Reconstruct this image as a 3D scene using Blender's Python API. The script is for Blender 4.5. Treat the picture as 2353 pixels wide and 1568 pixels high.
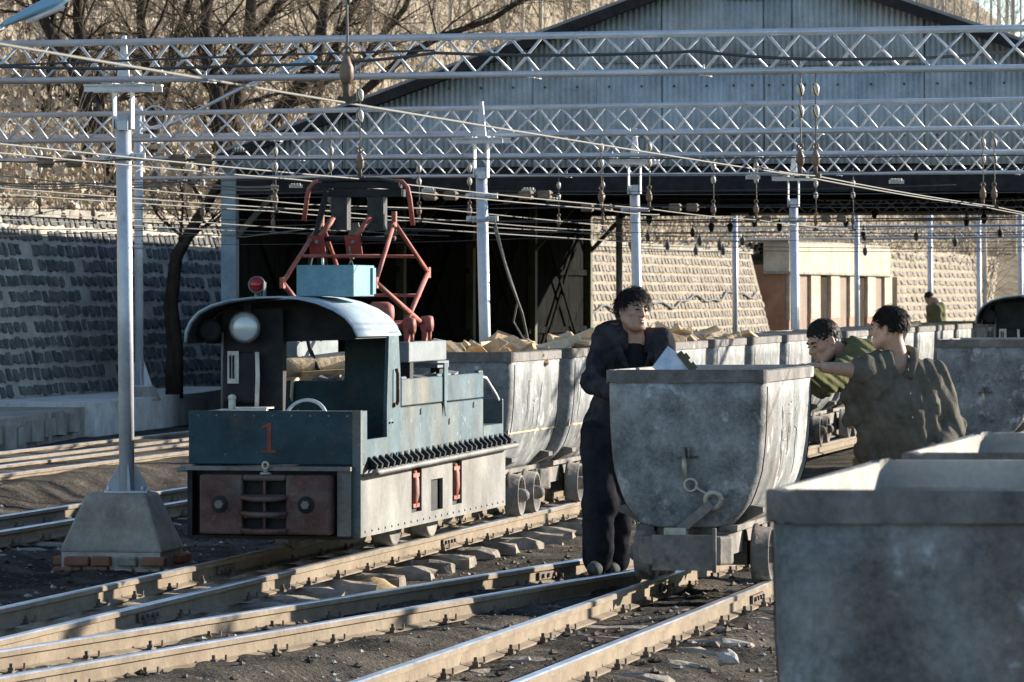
import bpy, bmesh, math, random
import numpy as np
from mathutils import Vector, Matrix, noise as mnoise
random.seed(7)
R = math.radians
sc = bpy.context.scene
for o in list(bpy.data.objects):
    bpy.data.objects.remove(o)
COL = sc.collection

# ------------------------------------------------------------------ camera, sky, sun, exposure
F, CX, Y0, H = 10980.0, 1176.5, 672.0, 1.60      # focal length and horizon measured on a 2353 px wide picture
cam_d = bpy.data.cameras.new('camera'); cam = bpy.data.objects.new('camera', cam_d); COL.objects.link(cam)
cam.location = (0, 0, H); cam.rotation_euler = (R(90), 0, 0)
cam_d.sensor_width = 36; cam_d.lens = 36 * F / 2353; cam_d.shift_y = -112 / 2353
cam_d.clip_start = 0.5; cam_d.clip_end = 3000
cam_d.dof.use_dof = True; cam_d.dof.focus_distance = 28.0; cam_d.dof.aperture_fstop = 16
sc.camera = cam
SUN_AZ, SUN_EL = 60.0, 16.0                        # azimuth from the view axis to the right
wd = bpy.data.worlds.new('World'); sc.world = wd; wd.use_nodes = True
nt = wd.node_tree; nt.nodes.clear()
sky = nt.nodes.new('ShaderNodeTexSky'); sky.sky_type = 'NISHITA'; sky.sun_disc = False
sky.sun_elevation = R(SUN_EL); sky.sun_rotation = R(SUN_AZ); sky.altitude = 1200; sky.dust_density = 0.3; sky.ozone_density = 1.8
bg = nt.nodes.new('ShaderNodeBackground'); bg.inputs[1].default_value = 0.10
wo = nt.nodes.new('ShaderNodeOutputWorld')
nt.links.new(sky.outputs[0], bg.inputs[0]); nt.links.new(bg.outputs[0], wo.inputs[0])
sd = bpy.data.lights.new('sun', 'SUN'); sd.energy = 5.0; sd.angle = R(0.5); sd.color = (1.0, 0.91, 0.79)
sun = bpy.data.objects.new('sun', sd); COL.objects.link(sun)
to_sun = Vector((math.sin(R(SUN_AZ)) * math.cos(R(SUN_EL)), math.cos(R(SUN_AZ)) * math.cos(R(SUN_EL)), math.sin(R(SUN_EL))))
sun.rotation_euler = (-to_sun).to_track_quat('-Z', 'Y').to_euler(); sun.location = (20, 20, 30)
vs = sc.view_settings; vs.view_transform = 'Standard'; vs.look = 'None'; vs.gamma = 1; vs.use_curve_mapping = False
vs.exposure = 1.42

# ------------------------------------------------------------------ helpers
def W(x, y, Y):                                    # picture point at depth Y -> world
    return Vector(((x - CX) / F * Y, Y, H - (y - Y0) / F * Y))
def rest(x, y, z):                                 # picture point lying at height z -> world
    Y = F * (H - z) / (y - Y0)
    return W(x, y, Y)

def new_obj(name, me, mat=None, parent=None):
    o = bpy.data.objects.new(name, me); COL.objects.link(o)
    if mat is not None and not me.materials:
        for m in (mat if isinstance(mat, (list, tuple)) else [mat]):
            me.materials.append(m)
    if parent is not None: o.parent = parent
    return o
def tag(o, label, cat=None, group=None, kind=None):
    if label: o['label'] = label
    if cat: o['category'] = cat
    if group: o['group'] = group
    if kind: o['kind'] = kind
    return o
def empty(name, loc=(0, 0, 0), yaw=0.0, label=None, cat=None, group=None):
    o = bpy.data.objects.new(name, None); COL.objects.link(o); o.empty_display_size = 0.1
    o.location = loc; o.rotation_euler = (0, 0, -yaw)
    return tag(o, label, cat, group)
def copy_tree(o, parent=None):
    c = o.copy(); COL.objects.link(c)
    if parent is not None: c.parent = parent
    for ch in list(o.children): copy_tree(ch, c)
    return c

class MB:
    """collects simple shapes, then links them as one mesh object"""
    def __init__(s): s.v = []; s.f = []; s.m = []; s.sm = []
    def add(s, vs, fs, mi=0, smooth=False):
        b = len(s.v); s.v += [tuple(p) for p in vs]
        for f in fs:
            s.f.append(tuple(i + b for i in f)); s.m.append(mi); s.sm.append(smooth)
        return s
    def box(s, x0, x1, y0, y1, z0, z1, mi=0):
        v = [(x0,y0,z0),(x1,y0,z0),(x1,y1,z0),(x0,y1,z0),(x0,y0,z1),(x1,y0,z1),(x1,y1,z1),(x0,y1,z1)]
        return s.add(v, [(3,2,1,0),(4,5,6,7),(0,1,5,4),(1,2,6,5),(2,3,7,6),(3,0,4,7)], mi)
    def obox(s, c, ax, ay, az, mi=0):              # centre and three half-axis vectors
        c, ax, ay, az = Vector(c), Vector(ax), Vector(ay), Vector(az)
        v = [c + sx*ax + sy*ay + sz*az for sz in (-1,1) for sx, sy in ((-1,-1),(1,-1),(1,1),(-1,1))]
        return s.add(v, [(3,2,1,0),(4,5,6,7),(0,1,5,4),(1,2,6,5),(2,3,7,6),(3,0,4,7)], mi)
    def bar(s, a, b, w, h, up=(0,0,1), mi=0):      # rectangular bar from a to b
        a, b = Vector(a), Vector(b); d = b - a; L = d.length
        if L < 1e-6: return s
        d /= L; u = Vector(up); r = d.cross(u)
        if r.length < 1e-4: r = d.cross(Vector((0,1,0)))
        r.normalize(); u = r.cross(d).normalized()
        return s.obox((a+b)/2, d*L/2, r*w/2, u*h/2, mi)
    def tube(s, pts, r, n=8, mi=0, cap=True, smooth=True):
        pts = [Vector(p) for p in pts]; k = len(pts)
        rr = r if isinstance(r, (list, tuple)) else [r]*k
        vs = []; ref = None
        for i, p in enumerate(pts):
            d = (pts[min(i+1,k-1)] - pts[max(i-1,0)])
            d = d.normalized() if d.length > 1e-9 else Vector((0,0,1))
            if ref is None:
                ref = Vector((0,0,1)) if abs(d.z) < 0.9 else Vector((1,0,0))
            x = d.cross(ref)
            if x.length < 1e-5: x = d.cross(Vector((0.3,1,0.1)))
            x.normalize(); y = x.cross(d).normalized(); ref = y
            for j in range(n):
                a = 2*math.pi*j/n
                vs.append(p + rr[i]*(math.cos(a)*x + math.sin(a)*y))
        fs = []
        for i in range(k-1):
            for j in range(n):
                fs.append((i*n+j, i*n+(j+1)%n, (i+1)*n+(j+1)%n, (i+1)*n+j))
        s.add(vs, fs, mi, smooth)
        if cap:
            b = len(s.v) - k*n
            s.f.append(tuple(b+j for j in reversed(range(n)))); s.m.append(mi); s.sm.append(False)
            s.f.append(tuple(b+(k-1)*n+j for j in range(n))); s.m.append(mi); s.sm.append(False)
        return s
    def lathe(s, c, axis, prof, n=20, mi=0, smooth=True):   # prof: (distance along axis, radius)
        c = Vector(c); d = Vector(axis).normalized()
        ref = Vector((0,0,1)) if abs(d.z) < 0.9 else Vector((1,0,0))
        x = d.cross(ref).normalized(); y = d.cross(x)
        vs = []
        for t, r in prof:
            for j in range(n):
                a = 2*math.pi*j/n
                vs.append(c + d*t + r*(math.cos(a)*x + math.sin(a)*y))
        fs = [(i*n+j, i*n+(j+1)%n, (i+1)*n+(j+1)%n, (i+1)*n+j) for i in range(len(prof)-1) for j in range(n)]
        fs.append(tuple(range(n-1,-1,-1))); fs.append(tuple((len(prof)-1)*n+j for j in range(n)))
        return s.add(vs, fs, mi, smooth)
    def ball(s, c, rx, ry=None, rz=None, n=12, m=8, mi=0):
        ry = ry or rx; rz = rz or rx; c = Vector(c); vs = []
        for i in range(m+1):
            t = math.pi*i/m
            for j in range(n):
                a = 2*math.pi*j/n
                vs.append(c + Vector((rx*math.sin(t)*math.cos(a), ry*math.sin(t)*math.sin(a), rz*math.cos(t))))
        fs = [(i*n+j, (i+1)*n+j, (i+1)*n+(j+1)%n, i*n+(j+1)%n) for i in range(m) for j in range(n)]
        return s.add(vs, fs, mi, True)
    def prism(s, poly, d, mi=0):                   # polygon (3D points) pushed along d
        n = len(poly); d = Vector(d); v = [Vector(p) for p in poly]; v += [p + d for p in v]
        fs = [tuple(range(n)), tuple(range(2*n-1, n-1, -1))] + [(i, i+n, (i+1)%n+n, (i+1)%n) for i in range(n)]
        return s.add(v, fs, mi)
    def torus(s, c, axis, R0, r, n=20, m=8, mi=0, a0=0, a1=2*math.pi):
        c = Vector(c); d = Vector(axis).normalized()
        ref = Vector((0,0,1)) if abs(d.z) < 0.9 else Vector((1,0,0))
        x = d.cross(ref).normalized(); y = x.cross(d)
        pts = [c + R0*(math.cos(a0+(a1-a0)*i/n)*x + math.sin(a0+(a1-a0)*i/n)*y) for i in range(n+1)]
        return s.tube(pts, r, m, mi, cap=abs(a1-a0) < 6.28)
    def mesh(s, name='mesh'):
        me = bpy.data.meshes.new(name); me.from_pydata(s.v, [], s.f)
        me.polygons.foreach_set('material_index', s.m); me.polygons.foreach_set('use_smooth', s.sm)
        bm = bmesh.new(); bm.from_mesh(me); bmesh.ops.recalc_face_normals(bm, faces=bm.faces); bm.to_mesh(me); bm.free()
        me.update(); return me
    def build(s, name, mat, parent=None, loc=None):
        o = new_obj(name, s.mesh(name), mat, parent)
        if loc is not None: o.location = loc
        return o
def bevel(o, w=0.006, seg=2):
    m = o.modifiers.new('bevel', 'BEVEL'); m.width = w; m.segments = seg; m.limit_method = 'ANGLE'; m.angle_limit = R(40)
    return o

# ------------------------------------------------------------------ materials
def material(name, c1, c2=None, scale=6.0, rough=0.8, metal=0.0, bump=0.15, c3=None, s3=1.5, t3=0.55, streak=None,
             bscale=None, detail=8.0, lo=0.35, hi=0.65, spec=None, bdist=0.02, c4=None, s4=30.0, t4=0.62, w3=0.08, coat=0.0, grime=0.45, gs=2.2):
    m = bpy.data.materials.new(name); m.use_nodes = True; n = m.node_tree.nodes; l = m.node_tree.links
    b = n['Principled BSDF']; b.inputs['Roughness'].default_value = rough; b.inputs['Metallic'].default_value = metal
    b.inputs['Specular IOR Level'].default_value = spec if spec is not None else (0.0 if rough >= .9 else 0.2)
    if coat: b.inputs['Coat Weight'].default_value = coat
    tc = n.new('ShaderNodeTexCoord'); oi = n.new('ShaderNodeObjectInfo')
    sc_ = n.new('ShaderNodeVectorMath'); sc_.operation = 'SCALE'; sc_.inputs[0].default_value = (13.1, 7.7, 5.3)
    l.new(oi.outputs['Random'], sc_.inputs['Scale'])
    ad = n.new('ShaderNodeVectorMath'); ad.operation = 'ADD'
    l.new(tc.outputs['Object'], ad.inputs[0]); l.new(sc_.outputs[0], ad.inputs[1])
    vec = ad.outputs[0]
    if streak:
        mp = n.new('ShaderNodeMapping'); mp.inputs['Scale'].default_value = streak; l.new(vec, mp.inputs[0]); svec = mp.outputs[0]
    else: svec = vec
    def noise(s, v=vec, d=detail, r=0.6):
        t = n.new('ShaderNodeTexNoise'); t.inputs['Scale'].default_value = s; t.inputs['Detail'].default_value = d
        t.inputs['Roughness'].default_value = r; l.new(v, t.inputs['Vector']); return t.outputs['Fac']
    def ramp(f, a, z):
        t = n.new('ShaderNodeMapRange'); t.inputs[1].default_value = a; t.inputs[2].default_value = z; t.clamp = True
        l.new(f, t.inputs[0]); return t.outputs[0]
    def mix(f, a, c):
        t = n.new('ShaderNodeMix'); t.data_type = 'RGBA'; l.new(f, t.inputs[0])
        if isinstance(a, tuple): t.inputs[6].default_value = (*a, 1)
        else: l.new(a, t.inputs[6])
        t.inputs[7].default_value = (*c, 1); return t.outputs[2]
    c2 = c2 or tuple(x*0.7 for x in c1)
    out = mix(ramp(noise(scale, svec), lo, hi), c1, c2)
    if c3: out = mix(ramp(noise(s3, svec if streak else vec, 10), t3, t3+w3), out, c3)
    if c4: out = mix(ramp(noise(s4, vec, 4), t4, t4+0.06), out, c4)
    if grime:                                       # uneven dirt: broad blotches times fine speckle
        g1 = ramp(noise(gs, vec, 9, .68), .33, .67); g2 = ramp(noise(gs*15, vec, 6, .75), .34, .66)
        ml = n.new('ShaderNodeMath'); ml.operation = 'MULTIPLY_ADD'; l.new(g1, ml.inputs[0]); ml.inputs[1].default_value = grime*1.1; ml.inputs[2].default_value = 1 - grime*.75
        m2 = n.new('ShaderNodeMath'); m2.operation = 'MULTIPLY_ADD'; l.new(g2, m2.inputs[0]); m2.inputs[1].default_value = grime*.6; l.new(ml.outputs[0], m2.inputs[2])
        mg = n.new('ShaderNodeMix'); mg.data_type = 'RGBA'; mg.blend_type = 'MULTIPLY'; mg.inputs[0].default_value = 1
        l.new(out, mg.inputs[6]); l.new(m2.outputs[0], mg.inputs[7]); out = mg.outputs[2]
    l.new(out, b.inputs['Base Color'])
    if bump:
        bp = n.new('ShaderNodeBump'); bp.inputs['Strength'].default_value = bump; bp.inputs['Distance'].default_value = bdist
        l.new(noise(bscale or scale*3, vec, 6), bp.inputs['Height']); l.new(bp.outputs[0], b.inputs['Normal'])
    return m
def plain(name, c, rough=0.6, metal=0.0, emit=None, es=1.0, **k):
    m = bpy.data.materials.new(name); m.use_nodes = True; b = m.node_tree.nodes['Principled BSDF']
    b.inputs['Base Color'].default_value = (*c, 1); b.inputs['Roughness'].default_value = rough; b.inputs['Metallic'].default_value = metal
    if emit: b.inputs['Emission Color'].default_value = (*emit, 1); b.inputs['Emission Strength'].default_value = es
    for a, v in k.items(): b.inputs[a.replace('_', ' ')].default_value = v
    return m
M = {}
M['dirt'] = material('coal_dirt', (0.05,0.046,0.042), (0.125,0.11,0.09), 1.6, 0.97, 0, 1.0, c3=(0.030,0.029,0.029), s3=0.9, t3=0.52, w3=0.16, bscale=34, bdist=.05, c4=(0.25,0.215,0.17), s4=30, t4=0.62, grime=0.85, gs=1.9)
M['cart'] = material('cart_steel', (0.108,0.115,0.115), (0.225,0.23,0.225), 4.2, 0.7, 0.1, 0.4, c3=(0.125,0.105,0.09), s3=1.9, t3=0.56, w3=0.14, bscale=7, bdist=.035, c4=(0.31,0.315,0.31), s4=5, t4=0.585, grime=0.95, gs=3.8, streak=(1,1,0.55))
M['cart_in'] = material('cart_inner_lit_dust', (0.25,0.238,0.215), (0.34,0.325,0.295), 4, 0.85, 0, 0.3, c3=(0.20,0.18,0.155), s3=2.5, t3=0.6, w3=0.15, grime=.4, gs=3)  # pale dust tone, lightened to brighten the sunlit inner faces
M['cart_rim'] = material('cart_rim_steel', (0.09,0.083,0.077), (0.17,0.155,0.142), 5, 0.7, 0.1, 0.3, c3=(0.28,0.27,0.255), s3=3, t3=0.6, grime=0.7, gs=4)
M['cart_dark'] = material('cart_under_steel', (0.11,0.10,0.09), (0.22,0.20,0.175), 6, 0.8, 0.1, 0.4, c3=(0.06,0.052,0.046), s3=3, t3=0.55)
M['chalk'] = plain('chalk', (0.45,0.45,0.43), 0.9)
M['steel_worn'] = material('worn_steel', (0.30,0.27,0.22), (0.42,0.39,0.33), 9, 0.5, 0.5, 0.2)
M['rail_side'] = material('rail_dusty', (0.165,0.128,0.088), (0.23,0.185,0.13), 3, 0.85, 0.1, 0.2, c3=(0.12,0.088,0.062), s3=2.2, t3=0.53, w3=0.15, bscale=30)
M['rail_top'] = material('rail_polished', (0.42,0.41,0.40), (0.60,0.59,0.57), 5, 0.33, 0.85, 0.05)
M['sleeper'] = material('sleeper_concrete', (0.20,0.175,0.145), (0.33,0.29,0.24), 7, 0.95, 0, 0.8, c3=(0.10,0.088,0.075), s3=3, t3=0.55, w3=0.2, bscale=25)
M['bolt'] = material('rusty_bolt', (0.09,0.07,0.055), (0.17,0.14,0.11), 20, 0.8, 0.3, 0.2)
M['concrete'] = material('concrete', (0.235,0.22,0.19), (0.33,0.305,0.26), 2.5, 0.95, 0, 0.4, c3=(0.22,0.195,0.16), s3=1.6, t3=0.58, bscale=18)
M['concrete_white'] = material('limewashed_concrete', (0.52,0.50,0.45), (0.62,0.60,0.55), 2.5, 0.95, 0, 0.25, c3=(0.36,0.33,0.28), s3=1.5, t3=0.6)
M['silver'] = material('aluminium_paint', (0.46,0.48,0.505), (0.56,0.58,0.60), 4, 0.42, 0.25, 0.08, c3=(0.40,0.41,0.42), s3=7, t3=0.62, grime=.25)
M['wire'] = plain('copper_wire_dull', (0.16,0.152,0.132), 0.8, 0.0)
M['wire_dark'] = plain('dark_wire', (0.06,0.06,0.06), 0.7)
M['porcelain'] = plain('porcelain', (0.50,0.48,0.43), 0.35)
M['insul_brown'] = material('brown_insulator', (0.14,0.095,0.065), (0.22,0.16,0.11), 15, 0.5, 0, 0.1)
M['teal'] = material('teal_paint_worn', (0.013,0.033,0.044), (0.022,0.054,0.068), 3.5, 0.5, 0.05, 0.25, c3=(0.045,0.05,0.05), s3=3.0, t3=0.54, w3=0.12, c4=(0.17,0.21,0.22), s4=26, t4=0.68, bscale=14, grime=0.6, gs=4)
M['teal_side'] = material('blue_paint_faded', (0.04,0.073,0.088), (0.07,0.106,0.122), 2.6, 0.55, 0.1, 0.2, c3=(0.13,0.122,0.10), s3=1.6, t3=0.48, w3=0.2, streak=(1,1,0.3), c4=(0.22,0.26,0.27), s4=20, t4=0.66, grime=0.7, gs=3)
M['skirt'] = material('skirt_grey_dust', (0.13,0.127,0.12), (0.19,0.184,0.17), 2.2, 0.6, 0.15, 0.15, c3=(0.115,0.10,0.085), s3=1.8, t3=0.54, w3=0.15, c4=(0.09,0.08,0.07), s4=24, t4=0.68, streak=(1,1,0.4), grime=0.6, gs=2.5)
M['roofblue'] = material('roof_pale_blue', (0.24,0.31,0.36), (0.29,0.355,0.40), 2, 0.65, 0.1, 0.08, c3=(0.26,0.33,0.38), s3=5, t3=0.62)
M['boxblue'] = material('box_blue', (0.115,0.235,0.28), (0.145,0.275,0.32), 3, 0.5, 0, 0.05)
M['beamgrey'] = material('beam_blue_grey', (0.13,0.15,0.16), (0.175,0.195,0.20), 4, 0.6, 0.1, 0.15)
M['black'] = material('mottled_black', (0.012,0.012,0.013), (0.028,0.028,0.03), 6, 0.7, 0, 0.2)  # near-black, faintly mottled, for dark parts, recess backs and undersides
M['fin'] = material('black_fin', (0.02,0.02,0.021), (0.05,0.05,0.05), 8, 0.5, 0.3, 0.1)
M['red'] = material('faded_red_paint', (0.235,0.058,0.042), (0.29,0.115,0.09), 7, 0.6, 0, 0.2, c3=(0.17,0.12,0.10), s3=4, t3=0.58)
M['redrust'] = material('rust_red_bumper', (0.085,0.04,0.034), (0.105,0.07,0.06), 5, 0.6, 0.2, 0.35, c3=(0.075,0.075,0.072), s3=2.4, t3=0.5, w3=0.12, c4=(0.19,0.075,0.06), s4=9, t4=0.66, grime=.7, gs=5)
M['redplate'] = material('dark_red_plate', (0.16,0.02,0.014), (0.22,0.04,0.028), 9, 0.6, 0, 0.15)
M['number'] = material('number_red_brown', (0.20,0.055,0.035), (0.26,0.075,0.05), 20, 0.85, 0, 0, grime=.6, gs=9)
M['lamp_glass'] = plain('lamp_glass', (0.50,0.55,0.57), 0.28, 0.25)
M['lamp_ring'] = plain('lamp_ring', (0.10,0.11,0.115), 0.4, 0.4)
M['beacon'] = plain('beacon_red', (0.28,0.008,0.01), 0.12, 0.0, emit=(0.9,0.02,0.01), es=0.0)
M['white_worn'] = material('off_white_paint', (0.45,0.43,0.36), (0.56,0.53,0.45), 8, 0.7, 0, 0.1)
M['wood_cut'] = material('split_wood', (0.37,0.265,0.16), (0.46,0.345,0.22), 5, 0.9, 0, 0.4, c3=(0.33,0.20,0.10), s3=4, t3=0.6, streak=(6,1,6), bscale=30)
M['bark'] = material('pale_bark', (0.42,0.32,0.21), (0.58,0.46,0.31), 6, 0.95, 0, 0.8, c3=(0.20,0.14,0.09), s3=5, t3=0.58, bscale=18)
M['corr'] = material('corrugated_blue_grey', (0.33,0.395,0.435), (0.40,0.455,0.485), 1.5, 0.6, 0.0, 0.05, c3=(0.31,0.335,0.34), s3=1.2, t3=0.58, w3=0.15, streak=(1,1,0.25))
M['corr_roof'] = material('roof_sheet', (0.20,0.205,0.205), (0.27,0.27,0.265), 2, 0.6, 0.2, 0.1)
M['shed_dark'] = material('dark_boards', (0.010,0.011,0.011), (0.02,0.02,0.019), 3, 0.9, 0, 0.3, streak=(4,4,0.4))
M['shed_steel'] = material('shed_column_blue', (0.17,0.24,0.29), (0.22,0.29,0.33), 3, 0.6, 0.1, 0.1)
M['olive_steel'] = material('olive_column', (0.06,0.062,0.04), (0.09,0.09,0.06), 3, 0.7, 0.1, 0.1)
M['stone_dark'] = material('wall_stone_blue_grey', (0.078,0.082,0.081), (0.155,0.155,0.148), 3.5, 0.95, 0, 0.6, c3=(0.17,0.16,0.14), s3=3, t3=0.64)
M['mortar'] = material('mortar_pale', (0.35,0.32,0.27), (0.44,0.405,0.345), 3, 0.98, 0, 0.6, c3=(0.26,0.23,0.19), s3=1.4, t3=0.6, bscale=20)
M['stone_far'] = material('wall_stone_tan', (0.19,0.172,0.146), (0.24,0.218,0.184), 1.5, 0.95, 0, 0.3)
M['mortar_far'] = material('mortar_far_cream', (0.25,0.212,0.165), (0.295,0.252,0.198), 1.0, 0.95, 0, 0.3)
M['brick'] = material('red_brick', (0.24,0.12,0.075), (0.31,0.17,0.11), 2, 0.95, 0, 0.3)
M['pinkbrick'] = material('pale_pink_brick', (0.28,0.19,0.145), (0.34,0.24,0.19), 1, 0.95, 0, 0.3)
M['cream'] = material('cream_plaster', (0.36,0.31,0.24), (0.42,0.37,0.29), 0.8, 0.95, 0, 0.1)
M['hill'] = material('dry_hillside', (0.19,0.16,0.12), (0.28,0.24,0.185), 0.35, 1.0, 0, 0.8, c3=(0.09,0.07,0.045), s3=0.7, t3=0.55, w3=0.15, bscale=3, c4=(0.33,0.265,0.18), s4=5, t4=0.58, grime=.6, gs=1.2)
M['leaf'] = material('dry_leaves', (0.30,0.255,0.19), (0.40,0.35,0.27), 0.8, 0.9, 0, 0)
M['leaf2'] = material('bleached_leaves', (0.46,0.40,0.30), (0.56,0.50,0.39), 0.8, 0.9, 0, 0)
M['leaf3'] = material('dark_litter', (0.13,0.10,0.07), (0.20,0.16,0.115), 0.8, 0.9, 0, 0)
M['twig'] = material('dry_twigs', (0.28,0.225,0.165), (0.38,0.32,0.245), 1, 0.95, 0, 0)
M['trunk'] = material('dark_bark', (0.028,0.023,0.019), (0.06,0.05,0.04), 5, 1.0, 0, 0.6, streak=(2,2,0.5))
M['branch'] = material('branch_brown', (0.13,0.105,0.08), (0.22,0.18,0.135), 3, 1.0, 0, 0)
M['poplar'] = material('poplar_pale', (0.40,0.36,0.30), (0.52,0.48,0.41), 3, 0.95, 0, 0.2, c3=(0.2,0.17,0.14), s3=6, t3=0.6)
M['rock'] = material('pale_rock', (0.30,0.28,0.25), (0.42,0.40,0.36), 8, 0.95, 0, 0.6)
M['skin'] = material('skin', (0.37,0.215,0.145), (0.43,0.26,0.18), 14, 0.5, 0, 0.05, spec=0.35)
M['hair'] = material('black_hair', (0.012,0.010,0.009), (0.03,0.024,0.02), 60, 0.55, 0, 0.2)
M['lips'] = plain('lips', (0.30,0.13,0.10), 0.5)
M['eye'] = plain('dark_eye', (0.02,0.014,0.012), 0.25)
M['teeth'] = plain('teeth', (0.55,0.50,0.42), 0.4)
M['navy'] = material('navy_cotton', (0.019,0.019,0.022), (0.05,0.048,0.053), 10, 0.95, 0, 0.6, c3=(0.055,0.052,0.053), s3=5, t3=0.62, w3=0.15, bscale=30)
M['blacktee'] = material('black_knit', (0.010,0.010,0.011), (0.018,0.018,0.019), 10, 0.95, 0, 0.2)
M['olive'] = material('olive_padded_cotton', (0.088,0.080,0.064), (0.135,0.122,0.10), 8, 0.95, 0, 0.4, c3=(0.06,0.058,0.042), s3=4, t3=0.58, w3=0.15, bscale=25)
M['olive_green'] = material('green_padded_cotton', (0.092,0.095,0.048), (0.132,0.134,0.072), 8, 0.95, 0, 0.4, bscale=25)
M['trouser'] = material('dark_trousers', (0.014,0.015,0.019), (0.028,0.028,0.033), 9, 0.95, 0, 0.3, bscale=22)
M['shoe'] = material('dusty_shoes', (0.05,0.058,0.055), (0.11,0.12,0.115), 10, 0.9, 0, 0.2)
M['lampblue'] = plain('lamp_housing_blue', (0.23,0.42,0.55), 0.4)
M['lampglass2'] = plain('lamp_cover', (0.55,0.58,0.6), 0.2)
M['book'] = material('printed_cover', (0.30,0.42,0.55), (0.48,0.52,0.58), 14, 0.5, 0, 0, c3=(0.10,0.13,0.12), s3=9, t3=0.6)
M['rope'] = plain('straw_rope', (0.45,0.40,0.28), 0.9)
# ------------------------------------------------------------------ tracks: centre line X = x0 + k (Y - y0)
TR = {'C': (-0.33, 19.6, 0.206), 'N': (0.974, 10.15, 0.206), 'L': (-1.49, 28.2, 0.198), 'T': (-1.315, 23.06, 0.37),
      'M': (-3.74, 32.2, 0.197), 'Q': (-4.85, 42.0, 0.197), 'S': (-5.0, 47.0, 0.197)}
def tx(k, Y): a, b, c = TR[k]; return a + c*(Y - b)
def tyaw(k): return math.atan(TR[k][2])
def on_track(k, Y): return Vector((tx(k, Y), Y, 0.0))

# ------------------------------------------------------------------ ground
def gz(x, y):
    z = -0.205
    for k, t, w in (('T', -0.098, 0.75), ('C', -0.122, 0.62), ('N', -0.12, 0.8), ('M', -0.125, 0.7), ('Q', -0.05, 0.9), ('S', -0.03, 0.9)):
        if k == 'T' and (y > 29 or y < 14): continue
        d = abs(x - tx(k, y))*0.97
        f = max(0.0, min(1.0, (w + 0.25 - d)/0.4)); f = f*f*(3-2*f)
        z = max(z, z + (t - z)*f)
    z += 0.022*mnoise.noise((x*1.1, y*0.9, 0.3)) + 0.020*mnoise.noise((x*4.2, y*3.0, 1.7))
    if y < 46: z += 0.013*mnoise.noise((x*11, y*7, 4.0)) + 0.010*abs(mnoise.noise((x*23, y*17, 8.0)))
    return min(z, -0.028)
def axis(lo, a, b, hi, step, grow=1.35):
    c = list(np.arange(a, b, step)); s = step
    while c[-1] < hi: s *= grow; c.append(c[-1] + s)
    s = step
    while c[0] > lo: s *= grow; c.insert(0, c[0] - s)
    return c
gx = axis(-500, -4.6, 3.4, 500, 0.055); gy = axis(-60, 17, 38, 900, 0.085)
gv = [(x, y, gz(x, y)) for y in gy for x in gx]; nx = len(gx)
gf = [(j*nx+i, j*nx+i+1, (j+1)*nx+i+1, (j+1)*nx+i) for j in range(len(gy)-1) for i in range(nx-1)]
me = bpy.data.meshes.new('ground'); me.from_pydata(gv, [], gf); me.polygons.foreach_set('use_smooth', [True]*len(gf))
g = new_obj('ground', me, M['dirt']); tag(g, 'coal-dusted dirt ground of the rail yard', None, None, 'structure')

def rock_pts(r, rnd, sq=0.7):
    vs = [Vector(p) for p in ((1,0,0),(-1,0,0),(0,1,0),(0,-1,0),(0,0,1),(0,0,-1))]
    return [Vector((p.x*r*rnd.uniform(.6,1.2), p.y*r*rnd.uniform(.6,1.2), p.z*r*sq*rnd.uniform(.6,1.2))) + Vector((rnd.uniform(-.2,.2)*r, rnd.uniform(-.2,.2)*r, 0)) for p in vs]
OCT = [(0,2,4),(2,1,4),(1,3,4),(3,0,4),(2,0,5),(1,2,5),(3,1,5),(0,3,5)]
rnd = random.Random(3); mb = MB()
for i in range(9000):
    Y = 17 + 24*rnd.random()**1.3; X = rnd.uniform(-0.12*Y, 0.09*Y)
    if any(abs(abs(X - tx(k, Y)) - 0.33) < 0.07 for k in 'CLTM'): continue
    r = 0.005 + 0.026*rnd.random()**4
    mb.add([p + Vector((X, Y, gz(X, Y) + r*0.3)) for p in rock_pts(r, rnd)], OCT, rnd.choice((0,0,0,1,2)))
tag(mb.build('gravel', [M['bolt'], M['rock'], M['dirt']]), 'loose coal crumbs and gravel strewn between the rails', None, None, 'stuff')

# ------------------------------------------------------------------ rails, sleepers, clips
PROF = [(-.046,-.107),(.046,-.107),(.046,-.098),(.0065,-.086),(.0065,-.036),(.0255,-.029),(.0255,-.006),(.019,0),(-.019,0),(-.0255,-.006),(-.0255,-.029),(-.0065,-.036),(-.0065,-.086),(-.046,-.098)]
def rail_mb(x, a, b):
    mb = MB(); n = len(PROF)
    vs = [(x+p[0], a, p[1]) for p in PROF] + [(x+p[0], b, p[1]) for p in PROF]
    for i in range(n):
        j = (i+1) % n
        mb.add([vs[i], vs[j], vs[j+n], vs[i+n]], [(0,1,2,3)], 1 if i in (6,7,8) else 0)
    mb.add(vs[:n], [tuple(range(n))]); mb.add(vs[n:], [tuple(range(n-1,-1,-1))])
    return mb
def sleeper_mesh(seed):
    rd = random.Random(seed); mb = MB(); pts = []
    for i in range(13):
        x = -0.62 + 1.24*i/12
        for (y, z) in ((-.115,-.26),(-.085,-.125),(-.06,-.110),(.06,-.110),(.085,-.125),(.115,-.26)):
            e = 0.04 if i in (0, 12) else 0
            pts.append((x + (0.03 if i == 12 else -0.03 if i == 0 else 0)*(z < -.2) + rd.uniform(-.022,.022), y*(1-e*2)*rd.uniform(.85,1.15) + rd.uniform(-.012,.012),
                        z + (rd.uniform(-.028,.001) if z > -.2 else 0) - (0.02 if i in (0,12) and z > -.2 else 0)))
    fs = [(i*6+j, i*6+j+1, (i+1)*6+j+1, (i+1)*6+j) for i in range(12) for j in range(5)]
    fs += [(0,1,2,3,4,5), tuple(72+j for j in (5,4,3,2,1,0))]
    mb.add(pts, fs); return mb.mesh('sleeper')
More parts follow.
